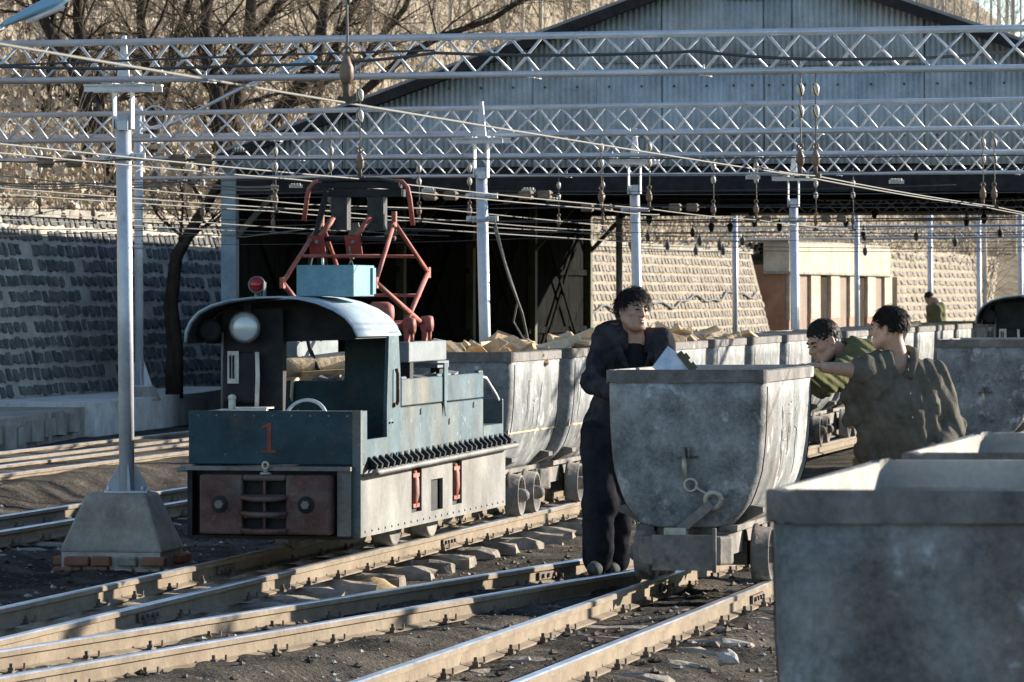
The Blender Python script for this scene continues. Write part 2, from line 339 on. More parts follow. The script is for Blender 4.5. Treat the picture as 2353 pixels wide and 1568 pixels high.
SLEEPERS = [sleeper_mesh(s) for s in range(6)]
for m_ in SLEEPERS: m_.materials.append(M['sleeper'])
mb = MB()
mb.obox((.062, 0, -.098), (.022,0,.004), (0,.028,0), (0,0,.006))
mb.lathe((.066, 0, -.098), (0,0,1), [(0,.016),(.022,.016),(.022,.009),(.042,.009)], 6, 0, False)
mb.tube([(.05,.05,-.092),(.085,.06,-.088),(.09,.085,-.088),(.088,.09,-.06)], .006, 5)
CLIP = mb.mesh('rail_clip'); CLIP.materials.append(M['bolt'])
mb = MB()
for sx in (-1, 1):
    mb.obox((sx*.017, 0, -.06), (.007,0,0), (0,.2,0), (0,0,.022))
    for q in (-.14,-.05,.05,.14): mb.lathe((sx*.022, q, -.06), (sx,0,0), [(0,.014),(.016,.014)], 6, 0, False)
FISH = mb.mesh('fishplate'); FISH.materials.append(M['bolt'])
def track(key, Ya, Yb, name, label, pitch=0.72, sl0=None, sl1=None, joints=(), seed=1, ext=None):
    t = empty(name, on_track(key, Ya), tyaw(key), label, 'rail track'); L = (Yb - Ya)/math.cos(tyaw(key)); rd = random.Random(seed)
    for sx in (-1, 1): rail_mb(sx*.3255, 0, L if not ext else (ext[0 if sx < 0 else 1]-Ya)/math.cos(tyaw(key))).build('rail', [M['rail_side'], M['rail_top']], t)
    y = rd.uniform(.1,.4); y0 = 0 if sl0 is None else (sl0-Ya)/math.cos(tyaw(key)); y1 = L if sl1 is None else (sl1-Ya)/math.cos(tyaw(key))
    while y < L:
        if y0 <= y <= y1:
            o = new_obj('sleeper', rd.choice(SLEEPERS), None, t); o.location = (rd.uniform(-.03,.03), y, 0); o.rotation_euler = (0,0,rd.uniform(-.05,.05) + (math.pi if rd.random() < .5 else 0))
            for sx in (-1, 1):
                for s2 in (0, math.pi):
                    if rd.random() < .06: continue
                    c = new_obj('rail_clip', CLIP, None, t); c.location = (sx*.3255, y + rd.uniform(-.03,.03), 0); c.rotation_euler = (0,0,s2)
        y += pitch*rd.uniform(.93,1.07)
    for (sx, Yj) in joints:
        f_ = new_obj('fishplate', FISH, None, t); f_.location = (sx*.3255, (Yj-Ya)/math.cos(tyaw(key)), 0)
    return t
track('L', 19.0, 78, 'rail_track', 'rail track the green locomotive and its wood train stand on', sl1=47, joints=((1,24.6),(1,31.9),(-1,28.6)), seed=2)
track('C', 14.5, 58, 'rail_track', 'rail track under the hand-pushed mine cart', sl1=33, joints=((1,26.05),(-1,26.9)), seed=4)
track('T', 15.5, 28.3, 'rail_track', 'crossover rail track cutting between the cart track and the locomotive track', joints=((-1,28.0),(1,20.2)), seed=5, ext=(31.5,29.1))
track('M', 27.5, 62, 'rail_track', 'rail track running just behind the concrete pole footing', sl1=44, seed=6)
track('Q', 38, 62, 'rail_track', 'dusty half-buried rail track in the middle distance at left', sl1=38, seed=7)
track('S', 42, 62, 'rail_track', 'dusty rail track nearest the concrete platform at left', sl1=42, seed=8)
track('N', 7.0, 17, 'rail_track', 'rail track under the blurred carts at the front right', sl1=9, seed=9)
# sand heap by a sleeper, pale stones
mb = MB(); rd = random.Random(5); n = 16
c = Vector((tx('L', 28.9)+.52, 28.9, 0)); c.z = gz(c.x, c.y)
pts = [c + Vector((0,0,.085))]
for k_, (rr, zz) in enumerate(((.06,.07),(.12,.035),(.2,-.02))):
    for j in range(n):
        a = 2*math.pi*j/n; q = rr*rd.uniform(.85,1.15); pts.append(c + Vector((q*math.cos(a), q*1.6*math.sin(a), zz)))
fs = [(0, 1+j, 1+(j+1)%n) for j in range(n)] + [(1+r_*n+j, 1+(r_+1)*n+j, 1+(r_+1)*n+(j+1)%n, 1+r_*n+(j+1)%n) for r_ in range(2) for j in range(n)]
mb.add(pts, fs, 0, True); tag(mb.build('sand_heap', material('yellow_sand', (0.36,0.27,0.15), (0.45,0.35,0.21), 12, 1, 0, 0.6, bscale=80)), 'small heap of yellow sand beside a sleeper end', 'sand heap')
def boulder(name, loc, r, label, mat, seed, sq=0.6):
    rd = random.Random(seed); bm = bmesh.new(); bmesh.ops.create_icosphere(bm, subdivisions=2, radius=r)
    for v in bm.verts:
        v.co *= 1 + 0.55*mnoise.noise(v.co/r*1.3 + Vector((seed*3.1, 0, 0))); v.co.z *= sq
    me = bpy.data.meshes.new(name); bm.to_mesh(me); bm.free(); o = new_obj(name, me, mat); o.location = loc
    return tag(o, label, 'stone')
boulder('stone', rest(1672, 1512, -.11), .055, 'pale white stone on the dirt beside the blurred front cart', M['rock'], 1, .7)
boulder('stone', rest(1640, 1482, -.12), .03, 'dark stone just behind the pale white stone', M['bolt'], 2)
boulder('stone', rest(915, 1478, -.15), .03, 'small whitish stone alone on the dirt between two tracks', M['rock'], 3)
boulder('stone', rest(1318, 1425, -.10), .022, 'small pale stone beside the left rail of the cart track', M['rock'], 4)

# ------------------------------------------------------------------ concrete platform at the left
mb = MB(); A = [(-6.1,50),(-5.75,53.6),(-5.32,59.5),(-6.9,59.5),(-8.6,50)]
mb.prism([(p[0],p[1],-.3) for p in A], (0,0,.47)); o = mb.build('platform', M['concrete']); tag(o, 'old cracked concrete platform end at the far left', None, None, 'structure')
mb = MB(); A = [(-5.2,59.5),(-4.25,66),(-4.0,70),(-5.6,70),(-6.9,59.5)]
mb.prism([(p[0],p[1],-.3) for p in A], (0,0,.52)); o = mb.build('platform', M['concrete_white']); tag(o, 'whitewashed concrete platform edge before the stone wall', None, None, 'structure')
rd = random.Random(8)
for i in range(9):                                  # broken facing blocks of the old platform end
    Y = 51.4 + i*.85; X = np.interp(Y, [50,53.6,59.5], [-6.1,-5.75,-5.32])
    mb = MB(); w = .36*rd.uniform(.8,1.1); h0 = rd.uniform(-.05,.02)
    mb.obox((X+.03, Y, h0), (.05*rd.uniform(.6,1.3),0,.01), (.03,w,rd.uniform(-.02,.02)), (0,0,.14*rd.uniform(.7,1)))
    mb.build('broken_block', M['concrete'], bpy.data.objects['platform'])

# ------------------------------------------------------------------ long battered retaining wall, parallel to the tracks
WY0, WX0, WK = 61.0, -6.54, 0.2035
wyaw = math.atan(WK); WU = Vector((math.sin(wyaw), math.cos(wyaw), 0)); WV = Vector((math.cos(wyaw), -math.sin(wyaw), 0))
WB = Vector((WX0, WY0, 0))
def wall_local(s, z): return WB + WU*s + Vector((0,0,z)) - WV*(0.25*max(z, 0))
wall = empty('retaining_wall', WB, wyaw, 'long battered stone retaining wall along the foot of the hill, shaded at left', 'retaining wall')
WZ = 2.62; SA, SB = -11.0, 68.0
mb = MB(); prof = [(0,-.4),(0,0),(-.25*WZ,WZ),(-1.4,WZ),(-1.4,-.4)]
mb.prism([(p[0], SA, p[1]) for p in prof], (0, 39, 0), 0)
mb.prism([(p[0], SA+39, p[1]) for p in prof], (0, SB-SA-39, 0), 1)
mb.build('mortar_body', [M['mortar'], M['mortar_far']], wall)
mb = MB(); mb.prism([(-.25*WZ+.07, SA, WZ+.004),(-.25*WZ+.07, SA, WZ+.12),(-1.45, SA, WZ+.12),(-1.45, SA, WZ+.004)], (0, SB-SA, 0))
mb.build('coping', M['concrete'], wall)
rd = random.Random(11)
def stone_geo(mb, s, w, z, h, out, mi=0):           # irregular block face, in the wall's local frame (x out, y along)
    pts = []
    for (a, b) in ((-.5,-.5),(.1,-.53),(.5,-.5),(.53,.05),(.5,.5),(-.08,.52),(-.5,.5),(-.52,0)):
        pts.append((s + a*w + rd.uniform(-.12,.12)*w, z + b*h + rd.uniform(-.1,.1)*h))
    base = [(-.25*q[1] - .03, q[0], q[1]) for q in pts]; n = 8
    top = [(-.25*q[1] + out*rd.uniform(.6,1.2), s + (q[0]-s)*.86, z + (q[1]-z)*.86) for q in pts]
    mb.add(base + top, [tuple(range(n, 2*n))] + [(i, (i+1)%n, (i+1)%n+n, i+n) for i in range(n)], mi)
course = 0.205; z = 0.22; cnt = 0; rest_mb = MB()
rows = []
while z < WZ - .1:
    h = course*rd.uniform(.66,.78); s = -2.6 + rd.uniform(-.2,0)
    while s < 27.8:
        w = rd.uniform(.15,.27); rows.append((s + w/2, w, z + course/2 + rd.uniform(-.012,.012), h*rd.uniform(.85,1.1))); s += w + rd.uniform(.045,.11)
    z += course
rows.sort(key=lambda r: r[0])
for i, (s, w, z, h) in enumerate(rows):
    if rd.random() < .06: continue
    if cnt < 300 and s < 9:
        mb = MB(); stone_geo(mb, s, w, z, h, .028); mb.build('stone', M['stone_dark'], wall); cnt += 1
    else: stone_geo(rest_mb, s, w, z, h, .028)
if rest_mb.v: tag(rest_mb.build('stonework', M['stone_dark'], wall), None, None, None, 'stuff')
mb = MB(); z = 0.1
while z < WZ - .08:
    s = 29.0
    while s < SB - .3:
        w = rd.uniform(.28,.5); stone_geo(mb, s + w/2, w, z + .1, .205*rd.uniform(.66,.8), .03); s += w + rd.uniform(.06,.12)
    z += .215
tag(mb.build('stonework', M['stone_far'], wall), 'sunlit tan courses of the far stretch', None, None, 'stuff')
# sagging cable on the far stretch and dark vertical cracks
mb = MB(); pts = []
for i in range(60):
    q = i/59; s = 36 + 31*q; zz = 1.05 + .55*q + .09*math.sin(q*31) + .05*math.sin(q*77)
    pts.append(wall_local(s, zz) + WV*.07)
tag(mb.tube(pts, .028, 5).build('sagging_cable', M['wire_dark']), 'dark wavy cable strung along the sunlit stone wall', 'cable')

# second stretch beyond the recessed building
W2 = Vector((11.9, 152, 0)); wall2 = empty('retaining_wall', W2, wyaw, 'farthest sunlit stone retaining wall right of the recessed building', 'retaining wall')
mb = MB(); mb.prism([(0,0,-.4),(0,0,0),(-.76,0,3.04),(-1.8,0,3.04),(-1.8,0,-.4)], (0, 90, 0)); mb.build('mortar_body', M['mortar_far'], wall2)
mb = MB(); z = .1; 
while z < 2.8:
    s = .2
    while s < 60:
        w = rd.uniform(.9,1.7); stone_geo(mb, s + w/2, w, z + .1, .17, .05); s += w + rd.uniform(.25,.45)
    z += .29
tag(mb.build('stonework', M['stone_far'], wall2), None, None, None, 'stuff')

# recessed building with concrete fascia and wall piers
B0 = Vector((7.45, 130, 0)); bld = empty('portal_building', B0, wyaw, 'cream concrete-fronted building set into the stone wall', 'building')
mb = MB(); mb.box(-5, -.02, 0, 22, -.3, 2.35); mb.build('brick_side', M['brick'], bld)
mb = MB(); mb.box(-.6, .12, -.1, 22.3, 1.95+.22, 2.95); mb.build('fascia', M['cream'], bld)
mb = MB(); mb.box(-.6, .2, -.15, 22.4, 2.1, 2.165); mb.build('lintel', M['concrete'], bld)
mb = MB(); mb.box(-5, .1, -.2, 22.5, 2.953, 3.05); mb.build('roof_slab', M['concrete'], bld)
for i in range(6):
    y = .1 + i*4.2; mb = MB(); mb.box(-.015, .1, y, y+1.9, .85, 2.098); mb.build('pier', M['cream'], bld)
    mb = MB(); mb.box(-.015, .08, y, y+2.2, -.3, .848); mb.build('brick_base', M['pinkbrick'], bld)
    mb = MB(); mb.box(-.015, .02, y+2.2, y+3.9, -.3, 2.09); mb.build('door_leaf', M['trunk'] if i % 2 else M['insul_brown'], bld)

# ------------------------------------------------------------------ hillside
def hill_z(s, d):                                   # s along the wall, d metres behind it
    f = min(1.0, max(0.0, (s - 95)/75))
    cap = 46*(1-f) + 15.0*f; k = 1.0*(1-f) + 0.75*f
    z = WZ + cap*(1 - math.exp(-k*max(d,0)/cap)) if d > 0 else WZ
    return z + (0.5*mnoise.noise((s*.11, d*.13, 2)) + .18*mnoise.noise((s*.5, d*.5, 5)))*min(1, d/3) + .06*mnoise.noise((s*2, d*2, 9))*min(1, d)
hs = list(np.arange(-40, 160, 1.0)) + list(np.arange(160, 520, 12)); hd = list(np.arange(.55, 30, .6)) + list(np.arange(30, 260, 8))
hv = []
for d_ in hd:
    for s in hs:
        p = WB + WU*s - WV*(d_ + .3); hv.append((p.x, p.y, hill_z(s, d_-.55) + .02))
n_ = len(hs); hf = [(j*n_+i, j*n_+i+1, (j+1)*n_+i+1, (j+1)*n_+i) for j in range(len(hd)-1) for i in range(n_-1)]
me = bpy.data.meshes.new('hillside'); me.from_pydata(hv, [], hf); me.polygons.foreach_set('use_smooth', [True]*len(hf))
hill = new_obj('hillside', me, M['hill']); tag(hill, 'dry grassy hillside rising behind the stone wall', None, None, 'structure')
def far_z(x, y):
    px = CX + x/y*F; t = max(0.0, min(1.0, (y - 176)/62)); t = t*t*(3-2*t)
    return -.3 + (17.2 - 3.4*max(0.0, min(1.0, (px - 2180)/190)))*t + .5*mnoise.noise((x*.12, y*.12, 7))*t
fx = list(np.arange(4, 60, 1.0)); fy = list(np.arange(172, 262, 1.5)); nf = len(fx)
me = bpy.data.meshes.new('far_hillside'); me.from_pydata([(x, y, far_z(x, y)) for y in fy for x in fx], [], [(j*nf+i, j*nf+i+1, (j+1)*nf+i+1, (j+1)*nf+i) for j in range(len(fy)-1) for i in range(nf-1)])
me.polygons.foreach_set('use_smooth', [True]*len(me.polygons)); tag(new_obj('far_hillside', me, M['hill']), 'dry hillside closing the view at the far right', None, None, 'structure')
def hill_point(x, s_or_Y=None, d=None):
    """world point on the hill seen at picture column x, d metres behind the wall"""
    k = (x - CX)/F
    # WB + WU*s - WV*(d+.3): solve X = k*Y for s
    ox, oy = WB.x - WV.x*(d+.85), WB.y - WV.y*(d+.85)
    s = (k*oy - ox)/(WU.x - k*WU.y)
    return Vector((ox + WU.x*s, oy + WU.y*s, hill_z(s, d)))
# dry leaves, grass and brush covering the slope: one uncountable mass
rd = random.Random(21); mb = MB()
for i in range(62000):
    d_ = 26*rd.random()**2.0; x = rd.uniform(-60, 2420); p = hill_point(x, None, d_)
    if p.z > 16: continue
    r = rd.uniform(.03,.085); h = rd.random()**3*1.1
    c = p + Vector((rd.uniform(-.3,.3), rd.uniform(-1,1), h + .03))
    a = Vector((rd.uniform(-1,1), rd.uniform(-1,1), rd.uniform(-1,1))).normalized()*r; b = a.cross(Vector((rd.uniform(-1,1), rd.uniform(-1,1), rd.uniform(-1,1)))).normalized()*r*.6
    mb.add([c-a, c+b, c+a, c-b], [(0,1,2,3)], rd.choice((0,0,2,2,3)))
for i in range(10000):
    d_ = 26*rd.random()**1.6; x = rd.uniform(-60, 2420); p = hill_point(x, None, d_)
    if p.z > 16: continue
    L = rd.uniform(.5,2.2); q = p + Vector((rd.gauss(0,.28)*L, rd.gauss(0,.2)*L, L)); m_ = (p+q)/2 + Vector((rd.gauss(0,.08),0,0))*L
    r = rd.uniform(.005,.012); e = Vector((r,0,0))
    mb.add([p-e, p+e, m_+e*.8, m_-e*.8, q], [(0,1,2,3),(3,2,4)], 1)
tag(mb.build('brush', [M['leaf'], M['twig'], M['leaf2'], M['leaf3']]), 'dry leaves and bare brush covering the hillside', None, None, 'stuff')

# ------------------------------------------------------------------ big corrugated shed
syaw = R(13.0); SU = Vector((math.sin(syaw), math.cos(syaw), 0)); SV = Vector((math.cos(syaw), -math.sin(syaw), 0))
S0 = Vector((-3.77, 63.5, 0)); HW = 7.22; EZ, PZ, SL = 3.36, 5.92, 23.0
shed = empty('goods_shed', S0, syaw, 'large open shed with blue-grey corrugated gable over the tracks', 'shed')
def roof_z(x): return EZ + (PZ-EZ)*(1 - abs(x-HW)/HW)
GB = 3.26                                           # underside of the gable sheeting
def sheet(x0, x1, za, zb0, zb1, y, name='metal_sheet', pitch=.075, amp=.017):
    mb = MB(); n = max(2, int((x1-x0)/pitch*6)); vs = []
    for i in range(n+1):
        x = x0 + (x1-x0)*i/n; t = i/n; w_ = amp*math.sin(2*math.pi*(x/pitch))
        vs += [(x, y + w_, za), (x, y + w_, zb0 + (zb1-zb0)*t)]
    mb.add(vs, [(2*i, 2*i+2, 2*i+3, 2*i+1) for i in range(n)], 0, True)
    o = mb.build(name, M['corr'], shed); md = o.modifiers.new('thickness', 'SOLIDIFY'); md.thickness = .004
    return o
rd = random.Random(31); x = -.15; k = 0; bolts = MB()
while x < 2*HW + .1:
    w = .86; x1 = min(x + w, 2*HW + .15)
    for (u0, u1) in ((x, min(x1, HW)), (max(x, HW), x1)):
        if u1 - u0 < .05: continue
        t0, t1 = roof_z(u0) - .03, roof_z(u1) - .03
        zm = 4.62 + rd.uniform(-.03,.03); yy = rd.uniform(-.012,.012)
        if min(t0, t1) > zm + .25:
            sheet(u0+.003, u1-.003, GB + rd.uniform(-.03,.01), zm, zm, yy)
            zt = 5.42 + rd.uniform(-.04,.04)
            if min(t0, t1) > zt + .12:
                sheet(u0+.003, u1-.003, zm - .06, zt, zt, yy - .045); sheet(u0+.003, u1-.003, zt - .06, t0, t1, yy - .09)
            else: sheet(u0+.003, u1-.003, zm - .06, t0, t1, yy - .045)
        elif max(t0, t1) > GB + .06: sheet(u0+.003, u1-.003, GB + rd.uniform(-.03,.01), max(t0, GB+.02), max(t1, GB+.02), yy)
        for zz in (3.62, 4.28, 4.95):
            for xb in (u0 + (u1-u0)*.2, u0 + (u1-u0)*.7):
                if roof_z(xb) > zz + .15: bolts.ball((xb, -.05 - (.05 if zz > 4.6 else 0), zz + .0*xb), .018, .01, .018, 6, 4)
    x += w; k += 1
tag(bolts.build('sheet_bolts', M['bolt'], shed), None, None, None, 'stuff')
for sgn in (-1, 1):                                 # roof slopes with overhang
    mb = MB(); xa, xb = (-.28, HW) if sgn < 0 else (HW, 2*HW + .28)
    za = EZ - (PZ-EZ)/HW*.28; z0, z1 = (za, PZ) if sgn < 0 else (PZ, za); n = 126; vs = []
    for i in range(4):
        t = i/3
        for j in range(2):
            vs.append((xa + (xb-xa)*t, -.42 if j == 0 else SL, z0 + (z1-z0)*t + .05))
    mb.add(vs, [(2*i, 2*i+2, 2*i+3, 2*i+1) for i in range(3)])
    o = mb.build('roof_slope', M['corr_roof'], shed); md = o.modifiers.new('thickness', 'SOLIDIFY'); md.thickness = .06; md.offset = 1
    mb = MB(); mb.bar((xa, -.44, z0+.0), (xb, -.44, z1+.0), .03, .13); mb.build('barge_board', M['black'], shed)
mb = MB(); mb.box(-.1, 2*HW+.1, -.02+.06, .3, GB-.36, GB-.02); mb.build('gable_beam', M['black'], shed)
mb = MB(); mb.prism([(-.1,SL-.3,GB-.3),(2*HW+.1,SL-.3,GB-.3),(2*HW+.1,SL-.3,EZ-.03),(HW,SL-.3,PZ-.03),(-.1,SL-.3,EZ-.03)], (0,.02,0)); mb.build('rear_sun_block', M['shed_dark'], shed)  # closed sheet added at the far end to block sun from the interior
for i in range(5):                                  # roof frames inside, dark
    y = 4.5*(i+1) - .2; mb = MB(); mb.box(.05, 2*HW-.05, y, y+.12, EZ-.22, EZ-.04)
    mb.bar((.05, y+.06, EZ), (HW, y+.06, PZ-.1), .1, .1); mb.bar((HW, y+.06, PZ-.1), (2*HW-.05, y+.06, EZ), .1, .1)
    for q in range(1, 8): mb.bar((HW*2*q/8, y+.06, EZ-.1), (HW*2*q/8, y+.06, roof_z(HW*2*q/8)-.05), .06, .06)
    if i == 4:
        for q in range(9): mb.box(7.6+q*.8, 7.6+q*.8+.4, y+.01, y+.1, EZ-.22-.1*((q*7)%3), EZ-.215)
    mb.build('roof_frame', M['black'], shed)
for i in range(6):                                  # columns on both sides
    y = 4.52*i; mb = MB(); mb.box(-.1, .1, y, y+.16, -.3, EZ-.05); mb.build('column', M['shed_steel'] if i == 0 else M['olive_steel'], shed)
    mb = MB(); mb.box(2*HW-.1, 2*HW+.1, y, y+.16, -.3, EZ-.05); mb.build('column', M['shed_steel'], shed)
    mb = MB(); mb.bar((.05, y+.08, 2.3), (.95, y+.08, EZ-.1), .07, .07); mb.build('knee_brace', M['olive_steel'], shed)
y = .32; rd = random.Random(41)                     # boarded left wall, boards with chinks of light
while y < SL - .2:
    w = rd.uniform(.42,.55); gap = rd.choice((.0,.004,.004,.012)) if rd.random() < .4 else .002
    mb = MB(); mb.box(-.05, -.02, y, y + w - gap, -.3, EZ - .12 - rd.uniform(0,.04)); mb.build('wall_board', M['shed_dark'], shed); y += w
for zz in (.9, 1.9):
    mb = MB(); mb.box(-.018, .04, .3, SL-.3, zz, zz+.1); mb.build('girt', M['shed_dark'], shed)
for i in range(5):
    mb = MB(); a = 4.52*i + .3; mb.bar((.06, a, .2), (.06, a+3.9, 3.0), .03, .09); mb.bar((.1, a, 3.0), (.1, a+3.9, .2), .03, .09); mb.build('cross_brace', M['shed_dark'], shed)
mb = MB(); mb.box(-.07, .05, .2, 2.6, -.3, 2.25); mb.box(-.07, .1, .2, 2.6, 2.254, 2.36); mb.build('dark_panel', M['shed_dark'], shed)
y = 9.0  # right wall boards, out of view, added to keep light out of the shed
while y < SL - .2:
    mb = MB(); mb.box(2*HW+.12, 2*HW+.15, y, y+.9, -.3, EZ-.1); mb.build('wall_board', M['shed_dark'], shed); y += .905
# ------------------------------------------------------------------ overhead line: poles, lattice trusses, wires
TZ, TH = 2.99, 0.245
ORD = ['nearest', 'second', 'third', 'fourth']
def truss(xa, Ya, xb, Yb, label, bay=0.42, r=.023, rl=.0095, split=None, rods=True, zb=TZ):
    A = Vector(((xa-CX)/F*Ya, Ya, zb)); B = Vector(((xb-CX)/F*Yb, Yb, zb)); D = B - A; L = D.length; d = D/L; nrm = Vector((d.y, -d.x, 0))
    yaw_ = math.atan2(d.y, d.x); t = empty('lattice_truss', A, -yaw_, label, 'truss', 'lattice trusses carrying the overhead line')
    for (yy, zz) in ((0, TH), (-.06, 0), (.06, 0)):
        MB().tube([(0,yy,zz),(L,yy,zz)], r if zz else r*.85, 10).build('chord', M['silver'], t)
    n = int(L/bay); base = {}
    for i in range(int(L/1.7) if rods else 0):
        xq = .6 + i*1.7 + random.uniform(-.5,.5); MB().box(xq-.018, xq+.018, -.1, .1, -.028, -.021).lathe((xq,-.06,-.03), (0,0,1), [(0,.007),(.075,.007)], 6).build('chord_clamp', M['silver'], t)
    def rod(p, q):
        key = (p[1], q[0]-p[0] > 0, p[2] > q[2], q[1], round(abs(q[0]-p[0]),3))
        if key not in base:
            m_ = MB().tube([(0,p[1],p[2]), (q[0]-p[0], q[1], q[2])], rl, 6).mesh('lacing_rod'); m_.materials.append(M['silver']); base[key] = m_
        o = new_obj('lacing_rod', base[key], None, t); o.location = (p[0], 0, 0)
    if rods:
        for i in range(n):
            x = i*bay
            for (yy, off) in ((-.06, 0), (.06, bay/2)):
                rod((x+off, yy, .01), (x+off+bay/2, 0, TH-.01)); rod((x+off+bay/2, 0, TH-.01), (x+off+bay, yy, .01))
        mb = MB()
        for i in range(n*2): mb.tube([(i*bay/2, -.06 if i % 2 else .06, 0), ((i+1)*bay/2, .06 if i % 2 else -.06, 0)], rl*.7, 4)
        mb.build('bottom_lacing', M['silver'], t)
    else:
        mb = MB()
        for i in range(n):
            x = i*bay
            for (yy, off) in ((-.06, 0), (.06, bay/2)):
                mb.tube([(x+off,yy,0),(x+off+bay/2,0,TH)], rl, 5); mb.tube([(x+off+bay/2,0,TH),(x+off+bay,yy,0)], rl, 5)
        tag(mb.build('lacing', M['silver'], t), None, None, None, 'stuff')
    return t, A, d, nrm
T1 = truss(-160, 31.6, 3900, 28.47, 'nearest silver lattice truss crossing the top of the view')
T2 = truss(-160, 44.45, 3300, 39.2, 'second silver lattice truss, behind the nearest one')
T3 = truss(-160, 50.6, 3300, 46.3, 'third silver lattice truss from the front')
T4 = truss(300, 58.2, 3300, 54.1, 'fourth lattice truss, low before the black shed opening')
T5 = truss(1470, 86, 2460, 82, 'far lattice truss seen through the open shed at right', rods=False, r=.03, rl=.014, bay=.6)
T6 = truss(1600, 104, 2460, 99, 'farthest lattice truss, faint behind the far wires', rods=False, r=.03, rl=.014, bay=.6, zb=2.75)
def on_truss(T, x):                                 # point under a truss at picture column x
    t, A, d, nrm = T; k = (x-CX)/F; s = (k*A.y - A.x)/(d.x - k*d.y); return A + d*s

def pole(x, Y, label, top, base_z=-.15, r=.05, lean=.018, head=None, plate=None, collars=(), band=True):
    p = Vector(((x-CX)/F*Y, Y, base_z)); t = empty('line_pole', p, 0, label, 'pole', 'silver poles of the overhead line')
    h = top - base_z; tp = Vector((-lean*h, 0, h))
    MB().tube([(0,0,0), tp], r, 16).build('shaft', M['silver'], t)
    mb = MB(); mb.lathe(tp - Vector((0,0,.09)), (0,0,1), [(0,r+.005),(.06,r+.005)], 16); mb.box(tp.x-r*.7, tp.x+r*.7, -r-.035, -r+.01, h-.1, h-.04); mb.build('band_clamp', M['silver'], t)
    if head:                                        # fork, seat angles and upright bracket carrying the truss
        d = head[2]; nr = head[3]; z0 = TZ - base_z - .035; c = tp
        for sg in (-1, 1):
            mb = MB(); a = c + d*(sg*(r+.012)); mb.bar((a.x, a.y, h-.09), (a.x, a.y, z0-.02), .012, .055, up=nr); mb.build('fork_strap', M['silver'], t)
        mb = MB()
        for sg in (-1, 1):
            cc = Vector((c.x, c.y, z0)) + nr*sg*.085; mb.bar(cc - d*.24, cc + d*.24, .045, .012); mb.bar(cc - d*.24 - Vector((0,0,.02)), cc + d*.24 - Vector((0,0,.02)), .008, .045)
        for sg in (-1, 1):
            cc = Vector((c.x, c.y, z0+.012)) + d*sg*.09; mb.bar(cc - nr*.12, cc + nr*.12, .04, .010)
        mb.build('seat_angles', M['silver'], t)
        mb = MB(); b0 = Vector((c.x, c.y, z0 + .02))
        mb.prism([b0 - d*.045, b0 + d*.05, b0 + d*.02 + Vector((0,0,TH+.06)), b0 - d*.005 + Vector((0,0,TH+.06))], nr*.014)
        mb.prism([b0 - d*.045 - nr*.05, b0 - d*.02 - nr*.05, b0 + d*.012 - nr*.02 + Vector((0,0,TH+.06)), b0 - d*.005 - nr*.02 + Vector((0,0,TH+.06))], -nr*.012)
        mb.build('bracket', M['silver'], t)
    for zc in collars:
        mb = MB(); cx = -lean*(zc-base_z)
        mb.lathe((cx,0,zc-base_z-.03), (0,0,1), [(0,r+.006),(.06,r+.006)], 16)
        if head:
            d = head[2]
            for sg in (-1, 1): mb.bar(Vector((cx,0,zc-base_z)) + d*sg*r, Vector((cx,0,zc-base_z)) + d*sg*(r+.10), .012, .045); 
            for sg in (-1, 1):
                for q in (.04,.08): mb.lathe(Vector((cx,0,zc-base_z)) + d*sg*(r+q-.02) - head[3]*-.01, head[3], [(0,.016),(.02,.016)], 8)
        mb.build('collar', M['silver'], t)
    if plate:
        mb = MB(); w, hh = plate
        mb.box(-w, w, -w, w, 0, .014)
        for a in range(4):
            dd = Vector((math.cos(a*math.pi/2+.25), math.sin(a*math.pi/2+.25), 0)); u0 = Vector((0,0,.014))
            mb.prism([u0 + dd*r, u0 + dd*(w*.98), u0 + dd*(w*.9) + Vector((0,0,.05)), u0 + dd*(r+.004) + Vector((0,0,hh))], dd.cross(Vector((0,0,1)))*.008)
        for sx in (-1,1):
            for sy in (-1,1): mb.lathe((sx*w*.8, sy*w*.8, .014), (0,0,1), [(0,.015),(.03,.015)], 6)
        mb.build('foot_plate', M['silver'], t)
    return t
# near pole with its stepped concrete footing
Yp = 31.3
pole(292, Yp, 'big silver pole on a tall concrete footing left of the locomotive', 2.76, base_z=.29, r=.05, lean=.010, head=T1, plate=(.14,.17), collars=(2.49,))
c = Vector(((292-CX)/F*Yp, Yp, 0)); ft = empty('pole_footing', (c.x-.03, c.y, -.2), R(10), 'tapered concrete footing with a chipped brick base under the big pole', 'footing')
def frustum(mb, w0, d0, w1, d1, z0, z1, jit=0, rd=None):
    v = [(sx*w0/2, sy*d0/2, z0) for sx, sy in ((-1,-1),(1,-1),(1,1),(-1,1))] + [(sx*w1/2, sy*d1/2, z1) for sx, sy in ((-1,-1),(1,-1),(1,1),(-1,1))]
    mb.add(v, [(3,2,1,0),(4,5,6,7),(0,1,5,4),(1,2,6,5),(2,3,7,6),(3,0,4,7)])
mb = MB(); frustum(mb, .70, .62, .40, .36, .11, .488); o = mb.build('concrete_block', M['concrete'], ft); bevel(o, .02, 2)
mb = MB(); mb.box(-.33,.33,-.30,.30,-.06,.112); mb.build('core', M['mortar'], ft)
rd = random.Random(51)
